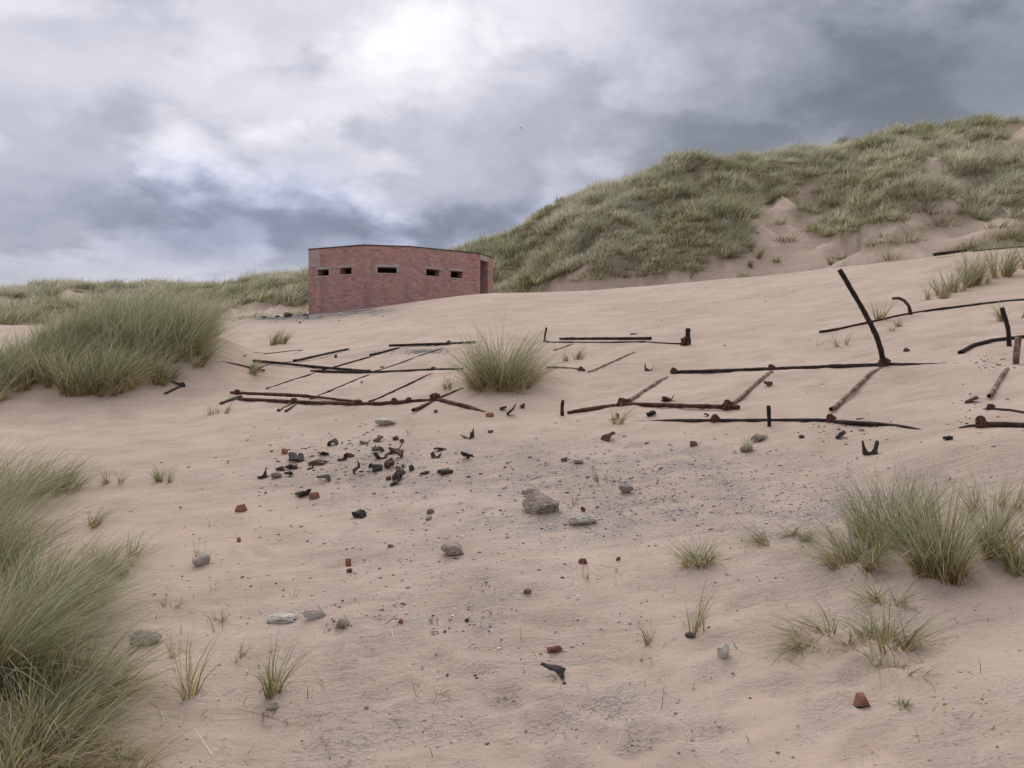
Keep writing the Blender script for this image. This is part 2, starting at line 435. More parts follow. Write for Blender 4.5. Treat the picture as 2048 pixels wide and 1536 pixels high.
def blades(root, head, tilt, bend, L, w, wind, nseg, c_base, c_mid, c_tip, rng):
    """root (n,3) -> V, Q, C of n tapering blades"""
    n = len(root)
    t = np.linspace(0, 1, nseg + 1)
    hx = np.cos(head)[:, None]; hy = np.sin(head)[:, None]
    phi = tilt[:, None] + bend[:, None] * t[None, :]
    ph = (phi[:, :-1] + phi[:, 1:]) / 2
    dl = (L / nseg)[:, None]
    sx = np.concatenate([np.zeros((n, 1)), np.cumsum(np.sin(ph) * dl, 1)], 1)
    sz = np.concatenate([np.zeros((n, 1)), np.cumsum(np.cos(ph) * dl, 1)], 1)
    wl = (L * rng.uniform(.35, 1.6, n))[:, None]
    P = np.stack([root[:, :1] + sx * hx + wind[0] * wl * t ** 1.7, root[:, 1:2] + sx * hy + wind[1] * wl * t ** 1.7,
                  root[:, 2:3] + sz - 0.32 * np.hypot(*wind) * wl * t ** 2], -1)
    a = rng.uniform(0, 2 * np.pi, n)
    side = np.stack([np.cos(a), np.sin(a) * .6, .15 * np.sin(a * 3)], -1)
    prof = np.clip(1.0 - t ** 1.6 * .85, .12, 1)
    off = side[:, None, :] * (w[:, None] * prof[None, :] * .5)[..., None]
    V = np.stack([P - off, P + off], 2).reshape(-1, 3)
    b = np.arange(n)[:, None] * (nseg + 1) * 2 + np.arange(nseg)[None, :] * 2
    Q = np.stack([b, b + 1, b + 3, b + 2], -1).reshape(-1, 4)
    k1 = np.clip(t / .35, 0, 1)[None, :, None]; k2 = np.clip((t - .35) / .65, 0, 1)[None, :, None]
    C = c_base[:, None, :] * (1 - k1) + c_mid[:, None, :] * k1
    C = C * (1 - k2) + c_tip[:, None, :] * k2
    C = np.repeat(C, 2, axis=1).reshape(-1, 3)
    return V, Q, C

def pick(rng, n, pal, wts):
    i = rng.choice(len(pal), n, p=np.array(wts) / sum(wts))
    return np.array(pal)[i] * rng.uniform(.62, 1.3, (n, 1)) * rng.uniform(.92, 1.08, (n, 3))

def tussock_arrays(R, hgt, n, w, lean=(.22, 0), spread=.75, seed=0, dry=.25, nseg=4, ground=None, origin=(0, 0), droop=.6):
    rng = np.random.default_rng(seed)
    # blades rise from several shoots scattered within the tussock
    ns = max(3, int(n / 35))
    sr = R * np.sqrt(rng.uniform(0, 1, ns)) * rng.uniform(.6, 1.0, ns); sa = rng.uniform(0, 2 * np.pi, ns)
    k = rng.integers(0, ns, n)
    x = sr[k] * np.cos(sa[k]) + rng.normal(0, R * .05 + .004, n)
    y = sr[k] * np.sin(sa[k]) * .8 + rng.normal(0, R * .05 + .004, n)
    rr = np.hypot(x, y) / max(R, 1e-6)
    head = np.arctan2(y, x) + rng.normal(0, 1.0, n)
    tilt = np.abs(rng.normal(.10, .12, n)) + rr * spread * rng.uniform(.25, .9, n)
    bend = rng.uniform(.0, 1.0, n) * droop + rng.uniform(0, 1, n) ** 5 * 1.8
    if spread > .95: tilt = tilt + (spread - .9) * rng.uniform(.3, 2.2, n)
    L = hgt * (.35 + .77 * rng.uniform(0, 1, n) ** .6) * (1.0 - .25 * np.clip(rr, 0, 1.3))
    dead = rng.random(n) < dry
    L = np.where(dead, L * .75, L); bend = np.where(dead, bend + .6, bend)
    z = np.zeros(n) if ground is None else H(x + origin[0], y + origin[1]) - ground
    root = np.stack([x, y, z - .01], -1)
    dead = dead | (rng.random(n) < .08)
    cb = pick(rng, n, [BROWN, STRAW, GREEN], [.4, .45, .15])
    cm = np.where(dead[:, None], pick(rng, n, [STRAW, BROWN], [.7, .3]), pick(rng, n, [GREEN, DEEP, GREY], [.48, .27, .25]))
    ct = np.where(dead[:, None], pick(rng, n, [STRAW, PALE], [.5, .5]), pick(rng, n, [GREEN, GREY, PALE], [.34, .44, .22]))
    return blades(root, head, tilt, bend, L, np.full(n, w) * rng.uniform(.6, 1.2, n), lean, nseg, cb, cm, ct, rng)

_seed = [100]
def tussock(px, row, wpx, hpx, n, label, lean=(.22, .0), spread=.75, dry=.25, group=None, name='marram_tussock', cat='grass', droop=.6, wmul=1.0):
    p = at(px, row); s = p.y / F
    _seed[0] += 1
    if n > 150: n = int(n * (.5 if px > 1350 else .6))
    V, Q, C = tussock_arrays(wpx * s * .33, hpx * s * 1.12, n, max(.0046, .60 * p.y / 886) * wmul, lean, spread, _seed[0], dry, 4, p.z, (p.x, p.y), droop)
    me = big_mesh(name, V, Q, M['grass'], C)
    return put(link(name, me, None, p), label, cat, group)

LW = (.42, .05)
# near grass down the left edge
tussock(-20, 1010, 300, 150, 2400, 'grey green marram tussock farthest up the left edge, below the big grassy mound', LW, .9, .2)
tussock(110, 985, 150, 90, 960, 'small marram tussock with a brown base beside the tall grass at the left edge', LW, .9, .3)
tussock(-60, 1180, 340, 260, 3040, 'tall wind bent marram tussock at the left edge, above the darkest hollow in the grass', LW, .9, .15)
tussock(90, 1240, 300, 220, 2560, 'dense marram tussock bending right over the pale half buried slab', LW, 1.0, .2)
tussock(-120, 1080, 320, 230, 2400, 'pale topped marram tussock cut by the left edge beside the tall wind bent one', LW, .9, .2)
tussock(90, 1480, 260, 220, 1300, 'straw bottomed marram tussock between the dense dark one and the bottom corner', LW, 1.0, .6)
tussock(-20, 1370, 330, 300, 3200, 'very dense dark green marram tussock leaning right at the left edge', LW, .9, .2)
tussock(165, 1400, 240, 200, 1300, 'marram tussock with many straw coloured stalks in front of the pale slab', LW, 1.0, .5)
tussock(40, 1570, 340, 260, 1500, 'brownish marram tussock cut off by the bottom left corner of the view', (.3, 0), 1.0, .65)
tussock(270, 1545, 180, 150, 420, 'olive marram tussock with flattened stalks along the bottom edge', LW, 1.1, .6)
tussock(215, 1140, 150, 90, 512, 'thin marram tussock around the knobbly grey lump near the left grass', LW, 1.0, .3)
tussock(185, 1055, 80, 60, 120, 'little sparse green tuft standing alone right of the left edge grass', LW, 1.0, .2, name='grass_tuft')
tussock(265, 1115, 60, 70, 40, 'wispy dry tuft above the knobbly grey lump', (.25, 0), .8, .4, name='grass_tuft')
tussock(330, 965, 70, 50, 130, 'short green tuft on bare sand between left grass and rubble heap', (.2, 0), .8, .2, name='grass_tuft')
tussock(385, 1395, 60, 190, 26, 'tall sparse stalks with reddish bases rising from sand beside the left grass', (.25, 0), .5, .5, name='grass_tuft')
tussock(490, 1320, 70, 70, 30, 'low splayed tuft of dry stalks below the white rubble strip', (.7, .1), .8, .5, name='grass_tuft')
tussock(547, 1392, 50, 130, 90, 'upright green tuft growing from a small sand lump', (.22, 0), .5, .15, name='grass_tuft')
tussock(400, 1120, 40, 60, 30, 'thin blades growing behind the greenish round stone', (.2, 0), .6, .3, name='grass_tuft')
tussock(840, 1392, 20, 100, 5, 'single green stalk leaning right on open sand in the foreground', (.4, 0), .3, .0, name='grass_tuft')
tussock(880, 1400, 60, 60, 14, 'flattened dry stalks beside the single green stalk', (.9, .1), .8, .6, name='grass_tuft')
tussock(1303, 1288, 40, 70, 22, 'small upright tuft left of the flat oval pebble', (-.05, 0), .5, .2, name='grass_tuft')
tussock(1380, 1255, 150, 120, 22, 'a few fine scattered stalks behind the flat oval pebble', (.0, 0), .4, .3, name='grass_tuft')
tussock(1168, 1157, 40, 60, 12, 'two or three dry blades right of the grey concrete lump', (-.3, 0), .5, .5, name='grass_tuft')
tussock(1205, 962, 40, 60, 22, 'pale dry wisps on the grey gravel patch', (.1, 0), .5, .6, name='grass_tuft')
tussock(1235, 848, 60, 55, 60, 'pale wispy tuft at the tapering left tip of the front pipe', (.2, 0), .6, .3, name='grass_tuft')
tussock(818, 870, 20, 45, 6, 'single thin stalk above the rubble heap', (.0, 0), .3, .3, name='grass_tuft')
tussock(1490, 905, 50, 45, 60, 'faded tuft around the mossy concrete piece', (.1, 0), .7, .4, name='grass_tuft')
tussock(1805, 1412, 36, 30, 60, 'tiny yellow green tuft right of the red brick piece', (.1, 0), .8, .3, name='grass_tuft')
tussock(545, 1440, 110, 45, 60, 'low yellowing tuft below the sand lump with the upright tuft', (.1, 0), 1.2, .5, name='grass_tuft')
tussock(660, 1480, 130, 45, 30, 'scattered low dry stalks on foreground sand', (.5, .1), 1.2, .6, name='grass_tuft')
for px, row, w, h, n, lb in [
    (232, 965, 90, 46, 70, 'low green wisps on sand just right of the farthest left edge tussock'),
    (335, 1215, 60, 50, 26, 'short dry wisps between the pale slab and the greenish round stone'),
    (440, 1240, 50, 44, 30, 'small yellow green sprout left of the white rubble row'),
    (352, 1310, 70, 60, 24, 'thin wisps on sand right of the pale half buried slab'),
    (430, 1180, 20, 80, 5, 'two fine stalks below the greenish round stone'),
    (585, 1195, 16, 70, 4, 'single fine stalk above the white rubble row'),
    (1150, 1010, 24, 60, 8, 'fine pale stalks behind the flat ragged concrete piece'),
    (1640, 690, 30, 30, 12, 'tiny wisp on the slope left of the long thin climbing pipe')]:
    tussock(px, row, w, h, n, lb, (.25, 0), .8, .3, name='grass_tuft')
# centre
tussock(1005, 768, 215, 138, 2600, 'big round green marram tussock growing alone among the fallen pipes', (.10, 0), 1.05, .18)
tussock(1150, 722, 90, 40, 90, 'thin pale grass beside the big round tussock in the centre', (.2, 0), .7, .2, name='grass_tuft')
tussock(900, 778, 60, 40, 60, 'sparse skirt of dry blades at the left foot of the big round tussock', (.1, 0), .9, .5, name='grass_tuft')
tussock(1045, 790, 60, 40, 30, 'few stalks on the sand just below the big round tussock', (.1, 0), .6, .5, name='grass_tuft')
# right foreground
CW = (.05, 0)
tussock(1780, 1075, 260, 150, 1500, 'broad dark green marram tussock at the upper left of the right hand cluster', (-.02, 0), .95, .15)
tussock(1890, 1150, 170, 200, 1200, 'tallest marram tussock of the right hand cluster with a thick brown base', CW, .8, .35)
tussock(1985, 1105, 120, 170, 620, 'slim upright marram tussock right of the tallest one with the brown base', CW, .7, .3)
tussock(2045, 1140, 100, 120, 420, 'short marram tussock at the right edge of the view', CW, .8, .25)
tussock(1712, 1128, 210, 130, 900, 'low splayed marram tussock in front of the broad dark green one', (-.12, 0), 1.2, .2)
tussock(1560, 1086, 200, 76, 560, 'low marram tussock spread flat along a little sand ledge', (-.25, 0), 1.2, .2)
tussock(1395, 1130, 150, 80, 560, 'small yellowish marram tussock leftmost of those right of the stones', (-.2, 0), 1.1, .35)
tussock(1660, 1270, 280, 120, 520, 'flat splayed marram tussock spreading left on foreground sand', (-.55, 0), 1.3, .25)
tussock(1775, 1305, 220, 155, 640, 'splayed marram tussock with pale hanging blades, lowest on the right', (.1, 0), 1.2, .3)
tussock(1770, 1210, 200, 80, 220, 'thin low tuft behind the splayed tussocks on the right', (-.1, 0), 1.2, .3, name='grass_tuft')
tussock(1800, 1350, 140, 70, 330, 'trailing pale blades in front of the lowest splayed tussock', (.1, -.1), 1.3, .4, name='grass_tuft')
tussock(1980, 1010, 200, 90, 160, 'faint thin grass on the slope behind the right hand cluster', CW, .8, .3, name='grass_tuft')
# right slope above the pipes
tussock(1895, 588, 110, 70, 420, 'marram tussock with a white tipped left side on the slope above the hooked pipe', (.1, 0), .7, .3)
tussock(1940, 572, 120, 85, 700, 'dense marram tussock with dark base on the right slope', (.1, 0), .7, .35)
tussock(1995, 555, 120, 85, 600, 'marram tussock below the pipe lying on the skyline of sand', (.1, 0), .7, .25)
tussock(2055, 540, 130, 90, 600, 'marram tussock cut by the right edge, high on the sand bank', (.1, 0), .7, .25)
tussock(1850, 602, 150, 45, 260, 'sparse marram at the foot of the right slope tussocks', (.1, 0), .9, .3, name='grass_tuft')
tussock(2025, 640, 110, 60, 200, 'thin pale marram behind the leaning post near the right edge', (.1, 0), .8, .3, name='grass_tuft')
tussock(1760, 640, 60, 55, 60, 'sparse stalks behind the tall leaning pipe', (.1, 0), .6, .4, name='grass_tuft')
tussock(1800, 655, 110, 25, 90, 'low dry grass beneath the hooked pipe', (.1, 0), 1.1, .4, name='grass_tuft')
tussock(1690, 690, 70, 40, 40, 'few thin blades left of the tall leaning pipe', (.1, 0), .7, .3, name='grass_tuft')
# between mound and bunker
tussock(540, 690, 140, 40, 260, 'thin low grass patch on sand between the grassy mound and the bunker', (.2, 0), .9, .15, name='grass_tuft')
tussock(480, 740, 120, 40, 120, 'sparse grass at the right foot of the grassy mound beside thin pipes', (.2, 0), .9, .25, name='grass_tuft')
tussock(440, 830, 120, 40, 60, 'few fine blades on sand in front of the grey pipe end', (.2, 0), .9, .2, name='grass_tuft')
# lone tussocks on the bare dune foot
DG = 'lone tussocks on the bare dune foot'
for px, row, w, h, n, lb in [
    (1508, 507, 62, 34, 200, 'dark marram tussock with two humps standing alone in the sandy chute'),
    (1551, 527, 26, 20, 90, 'tiny round tussock alone in the middle of the sandy chute'),
    (1500, 528, 40, 18, 90, 'flat small tussock below the two humped one in the chute'),
    (1668, 527, 70, 30, 240, 'brown centred tussock at the sand crest right of the chute'),
    (1255, 556, 20, 20, 60, 'little tuft on the sandy foot of the dune, farthest toward the bunker'),
    (1390, 552, 34, 14, 60, 'low tuft at the dune foot just above the crest of the sand bank')]:
    tussock(px, row, w, h, n, lb, (.1, 0), .8, .4, DG, wmul=.9)

# ------------------------------------------------------------------ grass cover on mound and dunes (uncountable)
def grass_cover(name, label, u0, u1, q0, q1, n, blades_per, w, seed, hgt):
    rng = np.random.default_rng(seed)
    px = rng.uniform(u0, u1, n)
    q = rng.uniform(q0, q1, n)
    Y = base_Y(px) + q * (top_Y(px) - base_Y(px))
    x = (px - 1024) / F * Y
    z = H(x, Y)
    pp, rr = proj(x, Y, z)
    jx = pp + rng.normal(0, 5, n); jr = rr + rng.normal(0, 3, n)
    keep = np.ones(n, bool)
    for poly in SAND_PATCHES:
        keep &= ~((in_poly(jx, jr, poly) | in_poly(jx, jr - 11, poly)) & (rng.random(n) < .975))
    thin = fbm(x / 2.2, Y / 2.2, 55, 2)
    keep &= thin > -.75 + .36 * (1 - sstep(0.0, .35, q))
    x, Y, z, q, px = x[keep], Y[keep], z[keep], q[keep], px[keep]
    m = len(x)
    cl = sstep(-.45, .45, fbm(x / 2.4, Y / 2.8, 91, 2)) * .6 + rng.random(m) * .5          # taller / shorter hummocks
    tone = fbm(x / 4.5, Y / 6, 123, 3) + rng.normal(0, .16, m)
    k = np.repeat(np.arange(m), blades_per); N = len(k)
    sp = .22
    dx = rng.normal(0, sp, N); dy = rng.normal(0, sp, N)
    root = np.stack([x[k] + dx, Y[k] + dy, z[k] - .03], -1)
    head = np.arctan2(dy, dx) + rng.normal(0, .5, N)
    tilt = np.hypot(dx, dy) / sp * .3 + rng.uniform(0, .2, N)
    bend = rng.uniform(.2, 1.1, N)
    L = hgt * (.45 + .85 * cl[k]) * rng.uniform(.55, 1.1, N) * np.exp(-.5 * (np.hypot(dx, dy) / .36) ** 2)
    dryc = np.clip(.30 + .5 * (.35 - q[k]) - .35 * tone[k], .05, .75)
    dead = rng.random(N) < dryc * .55
    pal = rng.random(N) < np.clip(.56 + .95 * tone[k] + .35 * q[k], .08, .97)
    cb = pick(rng, N, [BROWN, DEEP, STRAW], [.45, .4, .15])
    cm = 1.12 * np.where(dead[:, None], pick(rng, N, [STRAW * .8, BROWN], [.5, .5]), np.where(pal[:, None], pick(rng, N, [GREY, GREEN], [.82, .18]), pick(rng, N, [GREEN, DEEP], [.6, .4])))
    shade = (.78 + .72 * rng.random(m) ** 1.3)[k][:, None]
    ct = 1.1 * np.where(pal[:, None], pick(rng, N, [GREY, PALE], [.45, .55]), pick(rng, N, [GREEN, GREY], [.45, .55]))
    V, Q, C = blades(root, head, tilt, bend, L, np.full(N, w) * rng.uniform(.6, 1.3, N), (.30, .0), 3, cb, cm * shade * np.array([.92, .915, .95]), ct * shade * np.array([1.0, .99, 1.06]), rng)
    put(link(name, big_mesh(name, V, Q, M['grass'], C)), label, 'grass', None, 'stuff')

grass_cover('dune_grass', 'pale grey green marram covering the high dune on the right', 880, 2120, .04, 1.12, 7000, 72, .025, 5, .84)
grass_cover('dune_grass', 'dense dark marram covering the low distant dunes on the left', -90, 1000, .02, 1.1, 4200, 54, .034, 6, 1.0)

def mound_grass():
    rng = np.random.default_rng(44)
    V_, Q_, C_ = [], [], []; off = 0; cnt = 0
    tries = 0
    while cnt < 175 and tries < 5000:
        tries += 1
        x = rng.uniform(-9.6, -3.4); y = rng.uniform(9.6, 15.2)
        d = max(math.exp(-((x + 5.6) / 1.75) ** 2 - ((y - 13.0) / 2.1) ** 2), math.exp(-((x + 7.4) / 2.0) ** 2 - ((y - 11.9) / 1.1) ** 2) * .95, math.exp(-((x + 4.3) / .9) ** 2 - ((y - 12.6) / 1.2) ** 2) * .8)
        if rng.random() > d * 1.5 - .28: continue
        z = hz(x, y)
        bx, by = proj(x, y, z)
        if bx > 395 or by > np.interp(bx, [-100, 0, 150, 250, 330, 400], [850, 832, 800, 792, 755, 715]): continue
        V, Q, C = tussock_arrays(.32, (.90 if x > -6.9 else .62) * rng.uniform(.65, 1.1), 260, .0085, (.30, .0), .85, 2000 + cnt, .16 + .12 * rng.random(), 3, z, (x, y), .75)
        C = C * (0.9 + .3 * rng.random())
        V_.append(V + np.array([x, y, z])); Q_.append(Q + off); C_.append(C); off += len(V); cnt += 1
    put(link('mound_grass', big_mesh('mound_grass', np.concatenate(V_), np.concatenate(Q_), M['grass'], np.concatenate(C_))),
        'thick green marram covering the low mound at the left, in front of the distant dunes', 'grass', None, 'stuff')
mound_grass()

# ------------------------------------------------------------------ brick pillbox
def box_verts(p0, p1):
    (x0, y0, z0), (x1, y1, z1) = p0, p1
    v = [(x0, y0, z0), (x1, y0, z0), (x1, y1, z0), (x0, y1, z0), (x0, y0, z1), (x1, y0, z1), (x1, y1, z1), (x0, y1, z1)]
    f = [(3, 2, 1, 0), (4, 5, 6, 7), (0, 1, 5, 4), (1, 2, 6, 5), (2, 3, 7, 6), (3, 0, 4, 7)]
    return v, f

def build_pillbox():
    Y0 = 30.0; Hroof = (768 - 489) / F * Y0
    def corner(px, row):
        Y = Hroof * F / (768 - row); return Vector(((px - 1024) / F * Y, Y))
    A = corner(617, 497.5); B = corner(727, 489); Cc = corner(822, 491.5); D = corner(958, 506); E = corner(986, 514.5)
    G = Vector((-2.6, 36.6)); I = Vector((-6.9, 35.2))
    P = [A, B, Cc, D, E, G, I]
    zb = 1.7; zt = Hroof - .038
    TH = .36
    base = Vector((sum(p.x for p in P) / 7, sum(p.y for p in P) / 7, hz(-4, 33)))
    root = bpy.data.objects.new('pillbox', None); COL.objects.link(root); root.location = base
    put(root, 'derelict red brick pillbox with narrow loopholes and flat roof, half buried in the sand bank', 'bunker')
    def on_face(p0, p1, px):
        u = (px - 1024) / F; d = p1 - p0
        s = (u * p0.y - p0.x) / (d.x - u * d.y)
        return s * d.length, (p0 + d * s).y
    def hole(p0, p1, x0, x1, r0, r1):
        s0, ya = on_face(p0, p1, x0); s1, yb = on_face(p0, p1, x1); ym = (ya + yb) / 2
        return s0, s1, (768 - r1) / F * ym, (768 - r0) / F * ym
    def wall(p0, p1, holes):
        d = (p1 - p0); Lw = d.length; t = d / Lw; n = Vector((-t.y, t.x))     # n points inwards for this winding
        cs = sorted({0.0, Lw, *[h[0] for h in holes], *[h[1] for h in holes]})
        cz = sorted({zb, zt, *[h[2] for h in holes], *[h[3] for h in holes]})
        V = []; Fc = []; UV = []
        def pt(s, z, inner):
            if inner:
                s2 = min(max(s, .16), Lw - .16); q = p0 + t * s2 + n * TH
            else: q = p0 + t * s
            V.append((q.x - base.x, q.y - base.y, z - base.z)); return len(V) - 1
        def quad(pts, uvs): Fc.append(pts); UV.extend(uvs)
        for i in range(len(cs) - 1):
            for j in range(len(cz) - 1):
                sm = (cs[i] + cs[i + 1]) / 2; zm = (cz[j] + cz[j + 1]) / 2
                if any(h[0] < sm < h[1] and h[2] < zm < h[3] for h in holes): continue
                a, b, c, e = (cs[i], cz[j]), (cs[i + 1], cz[j]), (cs[i + 1], cz[j + 1]), (cs[i], cz[j + 1])
                quad([pt(*a, 0), pt(*b, 0), pt(*c, 0), pt(*e, 0)], [a, b, c, e])
                quad([pt(*e, 1), pt(*c, 1), pt(*b, 1), pt(*a, 1)], [e, c, b, a])
        for (s0, s1, z0, z1) in holes:
            ring = [(s0, z0), (s1, z0), (s1, z1), (s0, z1)]
            for k in range(4):
                a, b = ring[k], ring[(k + 1) % 4]
                quad([pt(*a, 0), pt(*a, 1), pt(*b, 1), pt(*b, 0)],
                     [(a[0], a[1]), (a[0] + TH, a[1]), (b[0] + TH, b[1]), (b[0], b[1])] if k % 2 else [(a[0], a[1]), (a[0], a[1] + TH), (b[0], b[1] + TH), (b[0], b[1])])
        quad([pt(0, zt, 0), pt(Lw, zt, 0), pt(Lw, zt, 1), pt(0, zt, 1)], [(0, 0), (Lw, 0), (Lw, .3), (0, .3)])
        me = bpy.data.meshes.new('wall'); me.from_pydata(V, [], Fc); me.materials.append(M['brick'])
        uvl = me.uv_layers.new(name='UVMap')
        off = (p0.x * 1.7 + 20, 0)
        for li, (a, b) in enumerate(UV): uvl.data[li].uv = (a + off[0], b)
        me.update()
        w = link('wall', me, root)
        return w, t, n
    def slab_on(w, p0, t, n, s0, s1, z0, z1, name, mat, proud=.012, deep=.12):
        """a little block set into the face, jittered so that its edges are not ruler straight"""
        c = []
        for s, z in ((s0, z0), (s1, z0), (s1, z1), (s0, z1)):
            for o in (-proud, deep):
                q = p0 + t * s + n * o
                c.append((q.x - base.x, q.y - base.y, z - base.z + random.uniform(-.006, .006)))
        f = [(0, 2, 4, 6), (7, 5, 3, 1), (0, 1, 3, 2), (2, 3, 5, 4), (4, 5, 7, 6), (6, 7, 1, 0)]
        return mesh(name, c, f, mat, w)
    loops = {0: [(635, 657.5, 539, 551.5), (680, 703, 535.5, 548.5)], 1: [(755, 793.5, 534.5, 546)], 2: [(852.5, 879, 538.5, 552), (901.5, 925.5, 542, 556)]}
    for i in range(7):
        p0, p1 = P[i], P[(i + 1) % 7]
        holes = [hole(p0, p1, *h) for h in loops.get(i, [])]
        door = None
        if i == 3:
            door = hole(p0, p1, 960.5, 976, 522, 560)
            door = (door[0], door[1], zb + .001, door[3]); holes = [door]
        if i == 5: holes = [(1.4, 1.9, 3.85, 4.06), (2.6, 3.1, 3.85, 4.06)]
        w, t, n = wall(p0, p1, holes)
        for (s0, s1, z0, z1) in (holes if i < 3 else []):
            e = .10 if i != 1 else .13
            slab_on(w, p0, t, n, s0 - e, s1 + e, z1 + .004, z1 + (.085 if i != 1 else .10), 'lintel', M['lintel'])
            slab_on(w, p0, t, n, s0 - .05, s1 + .05, z0 - .035, z0 - .004, 'sill', M['lintel'], .008)
            if i == 1:
                slab_on(w, p0, t, n, s0 - .07, s0 - .004, z0 - .003, z1 + .003, 'jamb', M['lintel'], .009)
                slab_on(w, p0, t, n, s1 + .004, s1 + .07, z0 - .003, z1 + .003, 'jamb', M['lintel'], .009)
        if door:
            slab_on(w, p0, t, n, door[0] - .03, door[1] + .02, door[3] + .004, zt - .004, 'door_lintel', M['lintel'], .015, .3)
        if i == 0:
            h = hole(p0, p1, 618.2, 640, 499.5, 534)
            o = slab_on(w, p0, t, n, .02, h[1], h[2], zt - .03, 'render_patch', M['render'], .010, .05)
            o['label'] = 'grey patch of mortar render at the top corner'
    # roof slab, slightly overhanging
    c2 = Vector((base.x, base.y))
    ring = [p + (p - c2)  .normalized() * .02 for p in P]
    n = 7
    V = [(p.x - base.x, p.y - base.y, zt + .003 - base.z) for p in ring] + [(p.x - base.x, p.y - base.y, Hroof + .008 * math.sin(i * 2.3) - base.z) for i, p in enumerate(ring)]
    Fc = [tuple(range(n))[::-1], tuple(range(n, 2 * n))] + [(i, (i + 1) % n, n + (i + 1) % n, n + i) for i in range(n)]
    mesh('roof', V, Fc, M['tar'], root)
build_pillbox()

# ------------------------------------------------------------------ pipes
def tube_arrays(pts, r, seg=12, seed=0, rough=.09, step=.035):
    rng = np.random.default_rng(seed)
    P = np.array(pts, float)
    d = np.concatenate([[0], np.cumsum(np.linalg.norm(np.diff(P, axis=0), axis=1))])
    m = max(4, int(d[-1] / step))
    s = np.linspace(0, d[-1], m + 1)
    C = np.stack([np.interp(s, d, P[:, k]) for k in range(3)], -1)
    T = np.gradient(C, axis=0); T /= np.linalg.norm(T, axis=1)[:, None] + 1e-9
    up = np.array([0, 0, 1.0]) if abs(T[0, 2]) < .85 else np.array([0, 1.0, 0])
    A = np.cross(T, up); A /= np.linalg.norm(A, axis=1)[:, None] + 1e-9
    Bv = np.cross(A, T)
    ang = np.arange(seg) * 2 * np.pi / seg
    rad = r * (1 + rough * .65 * rng.normal(0, 1, (m + 1, seg)) + rough * .6 * np.sin(s / .41 + rng.uniform(0, 6))[:, None] + rough * .5 * np.repeat(rng.normal(0, 1, (m // 4 + 2, 1)), 4, 0)[:m + 1])
    V = C[:, None, :] + rad[..., None] * (A[:, None, :] * np.cos(ang)[None, :, None] + Bv[:, None, :] * np.sin(ang)[None, :, None])
    V = V.reshape(-1, 3)
    faces = []
    for i in range(m):
        for j in range(seg):
            j2 = (j + 1) % seg
            faces.append((i * seg + j, i * seg + j2, (i + 1) * seg + j2, (i + 1) * seg + j))
    V = list(map(tuple, V))
    for end, i0, sg in ((0, 0, 1), (1, m, -1)):       # hollow ends: rim, bore and a stopper deep inside
        c = C[i0]; t = T[i0] * sg
        b0 = len(V)
        for j in range(seg): V.append(tuple(c + (np.array(V[i0 * seg + j]) - c) * .8))
        b1 = len(V)
        for j in range(seg): V.append(tuple(c + (np.array(V[i0 * seg + j]) - c) * .72 + t * min(.08, d[-1] * .3)))
        for j in range(seg):
            j2 = (j + 1) % seg
            q = [(i0 * seg + j2, i0 * seg + j, b0 + j, b0 + j2), (b0 + j2, b0 + j, b1 + j, b1 + j2)]
            if end: q = [x[::-1] for x in q]
            faces += q
        cap = tuple(b1 + j for j in range(seg))
        faces.append(cap if end else cap[::-1])
    return V, faces, C, T

def coupler_mesh(r, seed):
    """corroded scaffold clamp: a band round the pipe, a second band set square on it, flange plates and a bolt"""
    rng = random.Random(seed)
    V = []; Fc = []
    def tube(c, ax, rad, ln, seg=10, taper=1.0):
        ax = Vector(ax).normalized(); u = ax.orthogonal().normalized(); w = ax.cross(u)
        b = len(V)
        for k, (tt, rr) in enumerate(((-.5, .82), (-.42, 1), (-.1, 1.05), (.1, 1.0), (.42, taper), (.5, .8))):
            for j in range(seg):
                a = 2 * math.pi * j / seg; q = rad * rr * (1 + rng.uniform(-.08, .08))
                V.append(Vector(c) + ax * (tt * ln) + u * (q * math.cos(a)) + w * (q * math.sin(a)))
        for k in range(5):
            for j in range(seg):
                j2 = (j + 1) % seg
                Fc.append((b + k * seg + j, b + k * seg + j2, b + (k + 1) * seg + j2, b + (k + 1) * seg + j))
        Fc.append(tuple(b + j for j in range(seg))[::-1]); Fc.append(tuple(b + 5 * seg + j for j in range(seg)))
    tube((0, 0, 0), (1, 0, 0), r * 1.45, r * 2.6)
    tube((0, -r * .3, r * 1.1), (.25, 1, .1), r * 1.25, r * 2.6, taper=.9)
    v, f = box_verts((-r * .9, -r * 2.3, -r * .35), (r * .9, -r * 1.2, r * .35)); b = len(V)
    V.extend(Vector(q) + Vector((rng.uniform(-.1, .1), rng.uniform(-.1, .1), rng.uniform(-.15, .15))) * r for q in v); Fc.extend(tuple(b + i for i in q) for q in f)
    tube((r * .2, -r * 1.8, 0), (0, .1, 1), r * .38, r * 2.6, 7)
    tube((-r * .1, r * 1.1, r * 1.2), (1, 0, .2), r * .35, r * 3.0, 7)
    return V, Fc

